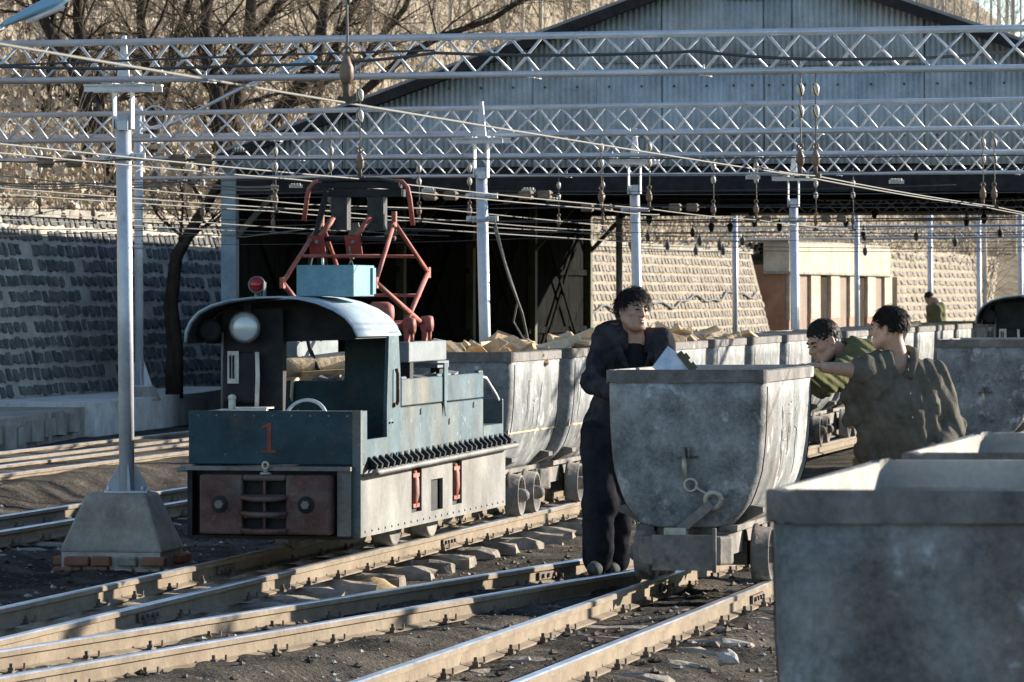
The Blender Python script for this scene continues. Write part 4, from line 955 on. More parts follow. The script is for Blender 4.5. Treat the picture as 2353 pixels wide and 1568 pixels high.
# ------------------------------------------------------------------ trolley locomotive
# local frame: x right, y back along the track, z up; origin under the middle of the front plate at rail level
def make_loco():
    t = empty('mine_locomotive', (0,0,0)); HWD = .525; LL = 4.42
    # lower frame sides with brake slots and an access hole
    def side_plate(sx):
        mb = MB(); x0, x1 = (HWD-.022, HWD) if sx > 0 else (-HWD, -HWD+.022)
        ys = [.03, 1.42, 1.72, 2.0, 2.36, 2.66, 2.96, LL]; holes = {1: (.22,.505), 3: (.205,.405), 5: (.215,.50)}
        for i in range(7):
            if i in holes:
                a, b = holes[i]; mb.box(x0, x1, ys[i], ys[i+1], .135, a); mb.box(x0, x1, ys[i], ys[i+1], b, .565)
            else: mb.box(x0, x1, ys[i], ys[i+1], .135, .565)
        return mb
    for sx in (-1, 1):
        sp = side_plate(sx).build('frame_side', M['skirt'], t)
        for y in (1.57, 2.81):
            mb = MB(); xx = sx*(HWD-.03)
            mb.tube([(xx,y,.24),(xx,y-.01,.33),(xx,y+.005,.42),(xx,y,.48)], [.03,.05,.045,.03], 8)
            for q in (.26,.45): mb.obox((xx,y,q), (.03,0,0), (0,.09,0), (0,0,.012))
            mb.build('brake_link', M['red'], sp)
    RV = MB().ball((0,0,0), .0085, n=6, m=4).mesh('rivet'); RV.materials.append(M['skirt'])
    for i in range(24):
        o = new_obj('rivet', RV, None, t); o.location = (HWD, .12 + i*.183, .165)
    for i in range(9):
        o = new_obj('rivet', RV, None, t); o.location = (-.47 + i*.115, -.012, .86)
    mb = MB(); mb.box(-HWD+.03, HWD-.03, .3, LL-.02, .2, .55); mb.build('inner_frame', M['black'], t)
    # front end: teal apron, sill, dark recess and cast bumper
    o = MB().box(-HWD-.005, HWD-.03, -.012, .012, .57, .89).build('front_apron', M['teal'], t); bevel(o, .004, 1)
    mb = MB(); mb.box(HWD-.028, HWD+.006, -.016, .03, .135, .895); mb.box(HWD-.045, HWD-.029, -.014, .02, .135, .895); mb.build('corner_post', M['teal_side'], t)
    mb = MB(); mb.box(-HWD-.04, HWD-.04, -.09, -.013, .535, .56); mb.box(-HWD-.07, -HWD, -.05, .05, .52, .55); mb.build('front_sill', M['skirt'], t)
    mb = MB(); mb.box(-HWD+.005, HWD-.06, .06, .09, .14, .53); mb.box(-HWD-.0, -HWD+.03, -.06, .06, .135, .533); mb.box(-HWD, HWD-.05, -.05, .06, .125, .145); mb.build('bumper_recess', M['black'], t)
    mb = MB(); mb.box(HWD-.13, HWD-.046, -.05, .05, .145, .533); mb.build('recess_cheek', M['skirt'], t)
    bx0, bx1, z0, z1, yf = -.43, .375, .155, .512, -.14
    mb = MB(); holes = [(.395,.475),(.285,.36),(.185,.25)]
    mb.box(bx0, -.165, yf, .05, z0, z1); mb.box(.10, bx1, yf, .05, z0, z1)
    zz = z0
    for a, b in reversed(holes): mb.box(-.1652, .1002, yf+.0, .05, zz, a); zz = b
    mb.box(-.1652, .1002, yf, .05, zz, z1)
    bp = mb.build('bumper', M['redrust'], t); bevel(bp, .022, 3)
    for a, b in holes:
        mb = MB(); mb.box(-.163,.098, yf+.07, yf+.075, a-.005, b+.005); mb.build('slot_back', M['black'], bp)
    for zz in (.365, .272, .172):
        mb = MB(); mb.tube([(-.175,yf-.004,zz+.012),(-.1,yf-.012,zz+.002),(.03,yf-.012,zz+.002),(.11,yf-.004,zz+.012)], [.012,.018,.018,.012], 8); mb.build('slot_lip', M['redrust'], bp)
    mb = MB(); mb.box(-.04,-.025, yf+.01, yf+.06, z0+.02, z1-.02); mb.build('slot_web', M['redrust'], bp)
    for xx in (-.305, .225):
        mb = MB(); mb.lathe((xx, yf-.001, .335), (0,-1,0), [(0,.052),(.004,.05),(.004,.03)], 20); mb.build('bolt_seat', M['black'], bp)
        mb = MB(); mb.lathe((xx, yf-.003, .335), (0,-1,0), [(0,.028),(.03,.026)], 6, 0, False); mb.build('hex_bolt', M['cart_dark'], bp)
    mb = MB(); mb.lathe((-.03, yf+.03, z1), (0,0,1), [(0,.035),(.015,.03),(.015,.013),(.03,.013)], 14); mb.torus((-.03, yf+.03, z1+.055), (.3,1,0), .020, .008, 14, 6); mb.build('coupling_pin', M['steel_worn'], bp)
    # painted number 1 with serifs, riveted letter plate a few millimetres proud
    mb = MB()
    def P1(px, pz): return (-.035 + (px-.5)*.10, -.0165, .64 + pz*.178)
    poly = [(.05,0),(.95,0),(.95,.07),(.66,.10),(.66,1.0),(.50,1.0),(.12,.90),(.12,.83),(.42,.86),(.42,.10),(.05,.07)]
    for seg in ([(.05,0),(.95,0),(.95,.07),(.66,.10),(.42,.10),(.05,.07)], [(.42,.10),(.66,.10),(.66,1.0),(.50,1.0),(.42,.96)], [(.12,.83),(.42,.86),(.42,.96),(.12,.90)]):
        mb.prism([P1(*p) for p in seg], (0,.006,0))
    mb.build('number_one', M['number'], t)
    # side sheets of cab and hood
    o = MB().box(HWD-.024, HWD+.002, .031, .17, .568, .89).build('cab_corner_sheet', M['teal_side'], t)
    MB().box(HWD-.024, HWD, .171, .74, .568, .715).build('door_sill_sheet', M['teal_side'], t)
    mb = MB(); mb.box(-HWD, -HWD+.02, .03, 1.1, .568, .88); mb.build('cab_left_sheet', M['teal'], t)
    mb = MB()                                        # cab rear side post, running up into the roof
    pr = [(HWD-.004, .74, .568), (HWD-.004, 1.12, .568), (HWD-.004, 1.12, 1.10), (HWD-.004, 1.06, 1.36), (HWD-.004, .80, 1.36), (HWD-.004, .74, .9)]
    mb.prism(pr, (-.022,0,0)); pst = mb.build('cab_side_post', M['teal_side'], t)
    mb = MB(); mb.tube([(HWD+.012,.93,1.13),(HWD+.022,.93,1.10),(HWD+.022,.93,.93),(HWD+.012,.93,.91)], .012, 6); mb.box(HWD-.003,HWD+.014,.9,.96,.895,.92); mb.build('door_handle', M['redrust'], pst)
    for yq in (.80, .88): MB().ball((HWD, yq, .80), .007, n=6, m=4).build('rivet', M['black'], pst)
    hx = HWD-.012
    o = MB().box(-hx, hx-.002, 1.123, 3.73, .568, .885).build('hood', M['teal_side'], t); bevel(o, .006, 1)
    o = MB().box(-hx+.03, hx-.032, 1.123, 3.70, .886, 1.045).build('hood_upper', M['teal'], t)
    for (a, b) in ((1.16,2.38),(2.50,3.70)):
        o = MB().box(hx-.03, hx+.006, a, b, .892, 1.06).build('hood_door', M['teal_side'], t); bevel(o, .006, 1)
        MB().tube([(hx-.01,a,1.063),(hx-.01,a+.16,1.063)], .014, 8).build('hinge', M['teal_side'], o); MB().tube([(hx-.01,b-.16,1.063),(hx-.01,b,1.063)], .014, 8).build('hinge', M['teal_side'], o)
    mb = MB(); mb.box(hx+.008, hx+.018, 2.385, 2.495, .9, 1.13); mb.box(hx-.3, hx+.018, 2.385, 2.495, 1.131, 1.143); mb.prism([(hx+.008,2.40,.9),(hx+.008,2.48,.9),(hx+.008,2.44,.80)], (.006,0,0)); mb.build('hood_strap', M['teal_side'], t)
    for (yq, zq) in ((1.75,.845),(2.62,.76),(3.4,.85)):
        mb = MB(); mb.prism([(hx-.001,yq-.02,zq-.02),(hx-.001,yq+.012,zq-.012),(hx-.001,yq+.004,zq+.022),(hx-.001,yq-.02,zq+.012)], (.005,0,0)); mb.build('keyhole', M['black'], t)
    rdl = random.Random(17); mb = MB()
    for i in range(26):
        yq = rdl.uniform(1.2,3.65); xq = rdl.uniform(-.3,.42); mb.obox((xq, yq, 1.05+rdl.uniform(.0,.02)), (rdl.uniform(.02,.07),rdl.uniform(-.02,.02),rdl.uniform(-.015,.015)), (0,rdl.uniform(.03,.09),rdl.uniform(-.02,.02)), (0,0,.008))
    tag(mb.build('lid_scrap', M['skirt'], t), None, None, None, 'stuff')
    o = MB().box(-hx, hx, 3.73, LL-.02, .568, .70).build('rear_deck', M['teal_side'], t)
    o = MB().box(-hx, hx, LL-.03, LL, .568, .87).build('rear_plate', M['teal_side'], t); bevel(o, .01, 2)
    mb = MB(); mb.tube([(hx-.03,3.78,1.03),(hx-.03,3.95,1.02),(hx-.03,LL-.12,.90),(hx-.03,LL-.03,.86)], .012, 8); mb.build('grab_rail', M['silver'], t)
    # finned ventilation ledge along the side
    mb = MB(); mb.tube([(HWD+.075,.05,.525),(HWD+.085,.12,.522),(HWD+.085,LL-.02,.552),(HWD+.06,LL+.06,.56)], .018, 8); mb.prism([(HWD,.05,.50),(HWD+.08,.06,.515),(HWD+.08,LL,.545),(HWD,LL+.02,.53)], (0,0,.012)); mb.build('ledge', M['skirt'], t)
    n = 26
    for i in range(n):
        y = .12 + i*(LL-.12)/n + rdl.uniform(-.02,.02); mb = MB(); zb = .536 + .03*y/LL
        mb.prism([(HWD+.004,y+.05,zb),(HWD+.07,y-.02,zb),(HWD+.072,y+.005,zb+.03),(HWD+.006,y+.07,zb+.075)], (.0,.035,0)); mb.build('vent_fin', M['fin'], t)
    # wheels under the frame
    for y in (1.62, 2.72):
        for sx in (-1, 1):
            o = new_obj('wheel', LWHEEL, None, t); o.location = (sx*.325, y, .239); o.rotation_euler = (0, 0, 0 if sx > 0 else math.pi)
    # cab: floor, rear wall, control column, roof
    MB().box(-HWD+.03, HWD-.03, .03, 1.1, .5, .56).build('cab_floor', M['black'], t)
    mb = MB(); mb.box(-hx+.02, .18, 1.102, 1.122, .568, 1.05); mb.box(.181, hx-.02, 1.06, 1.122, .568, 1.36); mb.build('cab_rear_wall', M['teal'], t)
    mb = MB(); mb.box(-.47,.46,.04,.3,.86,.885); mb.build('control_desk', M['skirt'], t)
    MB().box(-.385,-.01,.24,.33,.56,1.50).build('control_column', M['black'], t)
    mb = MB(); mb.box(-.37,-.15,.17,.238,.93,1.24); cbx = mb.build('controller_box', M['black'], t); bevel(cbx, .02, 2)
    mb = MB(); mb.box(-.335,-.265,.16,.168,1.05,1.245); mb.build('gauge_plate', M['white_worn'], cbx)
    for q in (-.317,-.298,): MB().box(q-.004,q+.006,.152,.159,1.08,1.22).build('gauge_slot', M['black'], cbx)
    mb = MB(); mb.tube([(-.375,.2,.9),(-.375,.2,1.36)], .008, 6); mb.build('front_stay', M['skirt'], t)
    mb = MB(); mb.tube([(-.15,.16,1.24),(-.145,.155,1.1),(-.15,.16,.98),(-.155,.17,.9)], .014, 6); mb.build('conduit', M['white_worn'], t)
    mb = MB(); mb.tube([(-.30,.14,.885),(-.30,.14,.955)], [.022,.022], 10); mb.lathe((-.30,.14,.955),(0,0,1),[(0,.026),(.02,.024),(.03,.01)],10); mb.build('sand_cup', M['white_worn'], t)
    mb = MB(); mb.obox((-.22,.12,.893), (.14,.02,0), (-.01,.07,0), (0,0,.005)); mb.obox((-.16,.14,.905), (.10,-.01,0), (.01,.05,0), (0,0,.005)); mb.build('papers', M['white_worn'], t)
    mb = MB(); mb.torus((.16,.12,.83), (0,1,-.35), .13, .011, 28, 8); mb.tube([(.03,.12,.83),(.29,.12,.83)], .008, 6); mb.tube([(.16,.12,.83),(.16,.16,.6)], .02, 8); mb.build('hand_wheel', M['silver'], t)
    mb = MB(); mb.lathe((-.22,.24,1.39), (0,-1,0), [(0,.06),(.06,.092),(.10,.098),(.115,.098),(.118,.088)], 28); hl = mb.build('headlight', M['lamp_ring'], t)
    mb = MB(); mb.lathe((-.22,.13,1.39), (0,-1,0), [(0,.088),(.006,.086),(.016,.06),(.020,.001)], 28); mb.build('lens', M['lamp_glass'], hl)
    mb = MB(); mb.bar((-.22,.2,1.48), (-.22,.2,1.55), .05, .02); mb.build('bracket', M['black'], hl)
    mb = MB(); mb.lathe((-.44,.2,1.37), (.1,-1,0), [(0,.03),(.05,.06),(.09,.07),(.10,.05)], 16); mb.build('horn', M['black'], t)
    # barrel roof
    half = [(-.535,1.30),(-.53,1.36),(-.505,1.42),(-.455,1.475),(-.38,1.515),(-.27,1.545),(-.12,1.562),(.03,1.565),(.16,1.555),(.27,1.53),(.37,1.49),(.44,1.445),(.485,1.395),(.512,1.34),(.517,1.33)]
    mb = MB(); n = len(half); vs = [(x, -.06, z) for x, z in half] + [(x, 1.12, z) for x, z in half]
    mb.add(vs, [(i, i+1, i+1+n, i+n) for i in range(n-1)], 0, True); rf = mb.build('cab_roof', [M['roofblue'], M['black']], t)
    md = rf.modifiers.new('thickness', 'SOLIDIFY'); md.thickness = .012; md.offset = 1; md.material_offset = 0
    mb = MB(); vs = [(x*.985, -.05, z-.008) for x, z in half] + [(x*.985, 1.11, z-.008) for x, z in half]; mb.add(vs, [(i+n, i+1+n, i+1, i) for i in range(n-1)], 0, True); mb.build('roof_lining', M['black'], rf)
    mb = MB(); vs = [(x*.975, .36, z-.014) for x, z in half] ; mb.add(vs + [(.2,.36,1.50),(-.5,.36,1.45)], [tuple(range(n))]); mb.build('roof_rib', M['black'], rf)
    # red beacon
    mb = MB(); mb.lathe((-.12,.06,1.565), (0,0,1), [(0,.02),(.03,.02)], 10); mb.box(-.075,-.068,.0,.06,1.57,1.66); bs = mb.build('beacon_stand', M['lamp_ring'], t)
    mb = MB(); mb.torus((-.12,.03,1.645), (0,1,0), .047, .007, 22, 6); mb.build('beacon_ring', M['lamp_ring'], bs)
    mb = MB(); mb.ball((-.12,.035,1.645), .044, .03, .044, 18, 10); mb.build('beacon_lens', M['beacon'], bs)
    # blue resistor box on the roof
    o = MB().box(.045,.40,.36,.92,1.575,1.765).build('roof_box', M['boxblue'], t); bevel(o, .004, 1)
    MB().box(.402,.415,.82,.9,1.59,1.75).build('box_flap', M['boxblue'], o)
    MB().tube([(.15,.6,1.765),(.15,.6,1.81)], .008, 6).build('box_bolt', M['silver'], o)
    MB().lathe((-.02,.7,1.62), (1,0,0), [(0,.04),(.04,.05),(.08,.04)], 12).build('cable_gland', M['beamgrey'], o)
    # pantograph
    pg = []
    for (a, b) in ((-.375,-.30),(.35,.43)):
        o = MB().box(a, b, 1.78, 2.92, 1.155, 1.285).build('pantograph_beam', M['beamgrey'], t); bevel(o, .006, 1)
        mb = MB()
        for y in (1.9, 2.8): MB().box(a+.01, b-.01, y-.05, y+.05, 1.045, 1.156).build('beam_foot', M['black'], o)
    MB().box(-.3,.45,2.55,2.9,1.11,1.153).build('pantograph_tray', M['beamgrey'], t)
    for y, zs in ((1.97,1.385),(2.5,1.395)):
        mb = MB(); mb.tube([(-.36,y,zs),(.40,y,zs)], .022, 10); sh = mb.build('pantograph_shaft', M['red'], t)
        for xx in (-.335, .39):
            mb = MB(); mb.lathe((xx-.035,y,zs), (1,0,0), [(0,.05),(.05,.055),(.07,.05),(.075,.03)], 18); mb.build('bearing', M['red'], sh)
            mb = MB(); mb.obox((xx-.01,y,zs-.055), (.014,0,0), (0,.05,0), (0,0,.055)); mb.tube([(xx+.03,y-.06,1.287),(xx+.02,y,zs-.04)], .012, 6); mb.build('bearing_stand', M['red'], sh)
    def P(x, y, z): return Vector((x,y,z))
    for sx in (-1, 1):
        ap = P(.24*sx, 2.2, 2.05); fk = P(.30*sx, 1.40, 1.66); rk = P(.30*sx, 2.95, 1.73); fs_ = P(.36*sx, 1.97, 1.385); rs = P(.36*sx, 2.5, 1.395)
        for nm, a, b, r in (('lower_arm', fs_, rk, .017), ('lower_arm', rs, fk, .017), ('upper_arm', rk, ap, .0145), ('upper_arm', fk, ap, .0145)):
            MB().tube([a, b], r, 8).build(nm, M['red'], t)
        for k in (fk, rk):
            MB().obox(k, (.012,0,0), (0,.03,0), (0,0,.035)).build('knuckle', M['red'], t)
        MB().obox(ap + P(0,0,.02), (.014,0,0), (0,.02,0), (0,0,.05)).build('knuckle', M['red'], t)
    for (a, b) in ((P(-.265,2.75,1.835),P(.265,2.75,1.835)), (P(-.262,1.75,1.83),P(.262,1.75,1.83)), (P(-.30,2.72,1.58),P(.30,2.72,1.58)), (P(-.25,2.2,1.95),P(.25,2.2,1.95))):
        MB().tube([a, b], .011, 8).build('cross_tube', M['red'], t)
    MB().tube([P(-.3,2.05,1.94),P(.28,2.05,1.945)], .016, 8).build('spring_tube', M['black'], t)
    mb = MB(); mb.box(-.255,.28,2.16,2.26,2.27,2.305); mb.box(-.20,.30,2.15,2.27,2.215,2.262); hd = mb.build('collector_head', M['black'], t)
    mb = MB(); mb.tube([P(-.26,2.21,2.315),P(-.1,2.21,2.325),P(.12,2.21,2.325),P(.28,2.21,2.305)], .016, 8); mb.build('contact_strip', M['fin'], hd)
    for sx, e in ((1, P(.36,2.21,2.03)), (-1, P(-.36,2.21,2.06))):
        mb = MB(); mb.tube([P(.24*sx,2.21,2.315),P(.29*sx,2.21,2.31),P(.325*sx,2.21,2.27),P(.34*sx,2.21,2.2),e], .016, 8); mb.build('horn_tube', M['red'], hd)
    for xx in (-.115, .125):
        mb = MB(); mb.box(xx-.055, xx+.055, 2.165, 2.19, 2.0, 2.214); mb.box(xx+.045, xx+.057, 2.14, 2.25, 2.0, 2.214); mb.build('hanger_plate', M['fin'], hd)
        mb = MB(); mb.tube([P(xx-.02,2.10,2.08),P(xx-.09,1.99,1.955)], .02, 8); mb.build('spring_barrel', M['red'], hd)
        mb = MB(); mb.obox((xx-.10,1.97,1.90), (.052,0,-.002), (0,.006,0), (-.008,0,.062)); rp = mb.build('red_plate', M['redplate'], t)
        MB().ball((xx-.10,1.955,1.92), .014, n=8, m=6).build('plate_bolt', M['wire'], rp)
        MB().prism([(xx+.02,2.32,1.97),(xx+.11,2.32,1.97),(xx+.09,2.32,2.05),(xx+.05,2.32,2.05)], (0,.012,0)).build('rear_plate_tab', M['skirt'], hd)
    mb = MB(); mb.ball((.005,2.0,1.86), .03, .03, .048, 12, 8); mb.build('porcelain_egg', M['porcelain'], t)
    mb = MB(); mb.torus((.005,2.0,1.86), (1,0,.2), .043, .008, 14, 5); mb.tube([(.0,2.0,1.81),(-.02,2.0,1.74)], .005, 5); mb.tube([(.0,2.0,1.81),(.03,2.0,1.74)], .005, 5); mb.build('tie_wire', M['wire'], t)
    mb = MB(); mb.tube([P(-.16,2.0,2.25),P(-.20,2.0,2.08),P(-.28,2.0,1.74),P(-.27,1.75,1.5),P(-.15,1.5,1.25),P(-.05,1.4,1.06)], [.02,.022,.012,.012,.014,.014], 6); mb.build('lowering_pole', M['black'], t)
    mb = MB(); mb.lathe((.30,1.22,1.47), (1,0,0), [(0,.05),(.02,.07),(.12,.07),(.15,.05),(.155,.02)], 16); mb.build('spring_drum', M['red'], t)
    return t
mb = MB(); mb.lathe((0,0,0), (1,0,0), [(-.06,.04),(-.06,.262),(-.045,.266),(-.035,.245),(.05,.238),(.055,.22),(.04,.20),(.03,.08),(.06,.07),(.065,.0)], 32)
LWHEEL = mb.mesh('wheel'); LWHEEL.materials.append(M['cart_dark'])
ly = tyaw('L'); loco = make_loco(); lu = Vector((math.sin(ly), math.cos(ly), 0)); lv = Vector((math.cos(ly), -math.sin(ly), 0))
fr = Vector((-.9045, 28.5, 0)); LO = fr - lv*.525
loco.location = LO; loco.rotation_euler = (0,0,-ly)
tag(loco, 'worn teal electric mine locomotive with red pantograph and number 1 on its front', 'locomotive')
def lw(x, y, z): return LO + lv*x + lu*y + Vector((0,0,z))
lm = Matrix.Translation(LO) @ Matrix.Rotation(-ly, 4, 'Z')
# log and planks lying on the hood, straw rope
mb = MB(); pts = [(-.40,1.22,1.105),(-.22,1.40,1.125),(0,1.62,1.16),(.18,1.85,1.18)]; mb.tube(pts, [.062,.066,.062,.055], 12); o = mb.build('log', M['bark']); o.matrix_world = lm; tag(o, 'pale bark log lying slantwise on the locomotive hood', 'log')
mb = MB(); mb.obox((.05,1.35,1.085), (.20,.05,.012), (-.02,.05,0), (0,0,.03)); o = mb.build('plank', M['wood_cut']); o.matrix_world = lm; tag(o, 'orange split plank lying under the log on the hood', 'plank')
mb = MB(); mb.obox((-.12,1.25,1.06), (.24,.01,.004), (0,.03,0), (0,0,.012)); o = mb.build('plank', M['wood_cut']); o.matrix_world = lm; tag(o, 'thin flat slat at the front edge of the hood below the log', 'plank')
mb = MB(); mb.tube([(-.14,1.15,1.06),(-.16,1.09,1.04),(-.165,1.088,.95),(-.16,1.085,.92)], [.012,.012,.012,.004], 6); o = mb.build('rope', M['rope']); o.matrix_world = lm; tag(o, 'short straw rope end hanging over the hood edge', 'rope')
# second locomotive, mostly hidden, behind the cart at the right edge
l2 = copy_tree(loco); Y2 = 46.2; cy = tyaw('C'); l2.location = (tx('C', Y2) - .12, Y2, 0); l2.rotation_euler = (0,0,-cy)
for ch in list(l2.children):
    if ch.name.split('.')[0] in ('beacon_stand','headlight','lowering_pole','roof_box','number_one','upper_arm','lower_arm','cross_tube','knuckle','collector_head','spring_tube','red_plate','porcelain_egg','tie_wire','spring_drum','pantograph_shaft','papers','sand_cup','hand_wheel'):
        for g_ in list(ch.children): bpy.data.objects.remove(g_)
        bpy.data.objects.remove(ch)
tag(l2, 'second locomotive with dark rounded cab roof, cut by the right edge', 'locomotive')
# ------------------------------------------------------------------ bare trees on the slope
def grow(mb, p, d, L, r, depth, rd, droop=0.0, mi=0, twig_mi=1, wob=.25):
    pts = [p]; rr = [r]; n = 3 if depth else 4; cur = p.copy(); dd = d.copy()
    for i in range(n):
        dd = (dd + Vector((rd.gauss(0,wob), rd.gauss(0,wob), rd.gauss(0,wob*.7) - droop*(1 if depth == 0 else .3)))*.5).normalized()
        cur = cur + dd*L/n; pts.append(cur.copy()); rr.append(r*(1-.62*(i+1)/n))
    mb.tube(pts, rr, 5 if depth > 1 else 3, mi if depth > 0 else twig_mi, cap=False)
    if depth > 0:
        for i in range(rd.choice((4,5,6)) if depth > 1 else 8):
            k = rd.uniform(.25, 1.0); j = min(n-1, int(k*n)); q = pts[j].lerp(pts[j+1], k*n-j)
            nd = (dd + Vector((rd.gauss(0,.7), rd.gauss(0,.7), rd.gauss(.15,.5)))).normalized()
            grow(mb, q, nd, L*rd.uniform(.5,.75), max(rr[j]*.5, .004), depth-1, rd, droop, mi, twig_mi, wob)
def tree(x, d, path, r, label, seed, nb=7, twig='branch', trunkm='trunk', brm='trunk', depth=2, bl=1.1, droop=.35, wide=.6, top_from=.25, name='bare_tree', Y=None, base=None):
    rd = random.Random(seed)
    b = base if base is not None else hill_point(x, None, d); Yt = Y or b.y
    P = [W(px, py, Yt) for px, py in path]
    if base is None: b = Vector((P[-1].x, Yt, min(b.z, P[-1].z) - .3)); P.append(b)
    P = P[::-1]; t = empty(name, P[0], 0, label, 'tree', 'bare trees on the slope' if name == 'bare_tree' else 'pale poplars behind the shed')
    o0 = P[0]; n = len(P); Q = [p - o0 for p in P]
    rr = [r*(1.25 - .75*i/(n-1)) for i in range(n)]
    mb = MB(); mb.tube(Q, rr, 9); mb.build('trunk', M[trunkm], t)
    mb = MB()
    for i in range(nb):
        k = rd.uniform(top_from, 1.0)*(n-1); j = min(n-2, int(k)); q = Q[j].lerp(Q[j+1], k-j); tr = (Q[j+1]-Q[j]).normalized()
        nd = (tr*.6 + Vector((rd.gauss(0,wide), rd.gauss(0,wide*.6), rd.gauss(.1,.3)))).normalized()
        grow(mb, q, nd, bl*rd.uniform(.7,1.3), rr[j]*.30, depth, rd, droop, 0, 1)
    mb.build('crown', [M[brm], M[twig]], t); return t
DARK = [
 (230, .5, [(60,-60),(105,55),(150,130),(212,225),(240,320),(262,400)], .085, 'dark leaning trunk slanting behind the nearest pole head'),
 (185, .9, [(180,-60),(178,40),(186,110),(196,200),(205,330)], .075, 'dark upright tree left of the big pole'),
 (120, 1.6, [(128,-60),(122,60),(118,200),(112,330)], .05, 'slim grey tree near the left lamp'),
 (340, .5, [(338,-60),(322,30),(330,110),(345,190),(352,300),(350,380)], .07, 'dark crooked tree just right of the big pole'),
 (420, 1.2, [(450,-60),(425,30),(400,100),(380,170),(375,300)], .05, 'thin dark tree with a bent top between two thicker ones'),
 (500, .5, [(488,-60),(470,60),(480,140),(496,210),(505,290),(515,360)], .09, 'thick dark tree left of the shed roof corner'),
 (560, .6, [(680,-40),(610,50),(560,100),(520,160),(500,230)], .06, 'dark limb rising right from the thick tree'),
 (600, .9, [(580,-60),(575,40),(570,120),(540,210),(530,300)], .10, 'broad dark trunk behind the teal street lamp'),
 (700, .6, [(755,-60),(742,40),(730,120),(690,200),(640,260),(610,330)], .095, 'dark trunk leaning left above the shed eave'),
 (800, 1.0, [(840,-60),(800,40),(770,110),(740,180),(720,240)], .07, 'dark trunk beside the top insulator hanger'),
 (900, .7, [(1230,-20),(1130,45),(1010,85),(930,130),(860,190),(800,240)], .055, 'long dark branch reaching right over the shed roof'),
 (1000, 1.4, [(960,-60),(930,20),(880,80),(830,140),(790,200)], .06, 'slim dark tree leaning over the roof slope'),
]
for i, (x, d, path, r, lab) in enumerate(DARK):
    tree(x, d, path, r*1.55, lab, 100+i, nb=11, bl=1.2, droop=.45 if i > 7 else .25)
# old tree in front of the shaded wall
tree(0, 0, [(560,360),(500,430),(450,510),(405,590),(392,700),(402,800),(400,915)], .10, 'old dark tree leaning before the shaded stone wall', 200, nb=7, bl=1.1, Y=64.5, base=W(400,915,64.5), top_from=.5)
rd = random.Random(77)
for i in range(46):                                 # pale poplars: far right above the roof, a few on the slope
    right = i < 32
    if right:
        Yb = rd.uniform(184, 206); x = 2030 + i*10.4 + rd.uniform(-6, 6); X = (x-CX)/F*Yb; b = Vector((X, Yb, far_z(X, Yb)))
    else:
        x = rd.uniform(1150, 1480) if i < 38 else rd.uniform(20, 1100); b = hill_point(x, None, rd.uniform(3, 8))
    lean = rd.uniform(-10, 10); yb = Y0 - (b.z - H)*F/b.y; ht = rd.uniform(520, 680)
    tree(x, 0, [(x+lean, yb-ht), (x+lean*.5, yb-300), (x, yb-10), (x, yb+12)], rd.uniform(.07,.13) if right else rd.uniform(.05,.08), 'pale thin poplar trunk, ' + ('on the right above the shed roof' if right else 'on the hillside behind the dark trees'), 300+i, nb=12, twig='branch', trunkm='poplar', brm='poplar' if right else 'branch', depth=1, bl=2.6 if right else 1.5, droop=-.25, wide=.35, name='poplar_tree', Y=b.y, base=b)
# ------------------------------------------------------------------ people: smooth signed-distance bodies meshed with surface nets
def surface_nets(Fv, xs, ys, zs):
    S = Fv < 0; nx, ny, nz = Fv.shape
    c = S[:-1,:-1,:-1].astype(np.int8)
    for (a,b,d) in ((1,0,0),(0,1,0),(0,0,1),(1,1,0),(1,0,1),(0,1,1),(1,1,1)):
        c = c + S[a:nx-1+a, b:ny-1+b, d:nz-1+d]
    act = (c > 0) & (c < 8); I, J, K = np.nonzero(act); n = len(I)
    idx = -np.ones(act.shape, dtype=np.int64); idx[I,J,K] = np.arange(n)
    acc = np.zeros((n,3)); cnt = np.zeros(n); X = np.asarray(xs); Yv = np.asarray(ys); Z = np.asarray(zs)
    cor = [(0,0,0),(1,0,0),(0,1,0),(1,1,0),(0,0,1),(1,0,1),(0,1,1),(1,1,1)]
    for (p, q) in ((0,1),(2,3),(4,5),(6,7),(0,2),(1,3),(4,6),(5,7),(0,4),(1,5),(2,6),(3,7)):
        a, b = cor[p], cor[q]
        fa = Fv[I+a[0],J+a[1],K+a[2]]; fb = Fv[I+b[0],J+b[1],K+b[2]]; m = (fa < 0) != (fb < 0)
        t = np.where(m, fa/np.where(m, fa-fb, 1), 0)
        pa = np.stack([X[I+a[0]],Yv[J+a[1]],Z[K+a[2]]],1); pb = np.stack([X[I+b[0]],Yv[J+b[1]],Z[K+b[2]]],1)
        acc += np.where(m[:,None], pa + (pb-pa)*t[:,None], 0); cnt += m
    V = acc/cnt[:,None]; quads = []
    def emit(i, j, k, flip, offs):
        q = np.stack([idx[i+o[0], j+o[1], k+o[2]] for o in offs], 1)
        q = np.where(flip[:,None], q[:,::-1], q); quads.append(q)
    i, j, k = np.nonzero(S[:-1,1:-1,1:-1] != S[1:,1:-1,1:-1]); emit(i, j+1, k+1, ~S[i,j+1,k+1], ((0,-1,-1),(0,0,-1),(0,0,0),(0,-1,0)))
    i, j, k = np.nonzero(S[1:-1,:-1,1:-1] != S[1:-1,1:,1:-1]); emit(i+1, j, k+1, S[i+1,j,k+1], ((-1,0,-1),(0,0,-1),(0,0,0),(-1,0,0)))
    i, j, k = np.nonzero(S[1:-1,1:-1,:-1] != S[1:-1,1:-1,1:]); emit(i+1, j+1, k, ~S[i+1,j+1,k], ((-1,-1,0),(0,-1,0),(0,0,0),(-1,0,0)))
    return V, np.concatenate(quads)
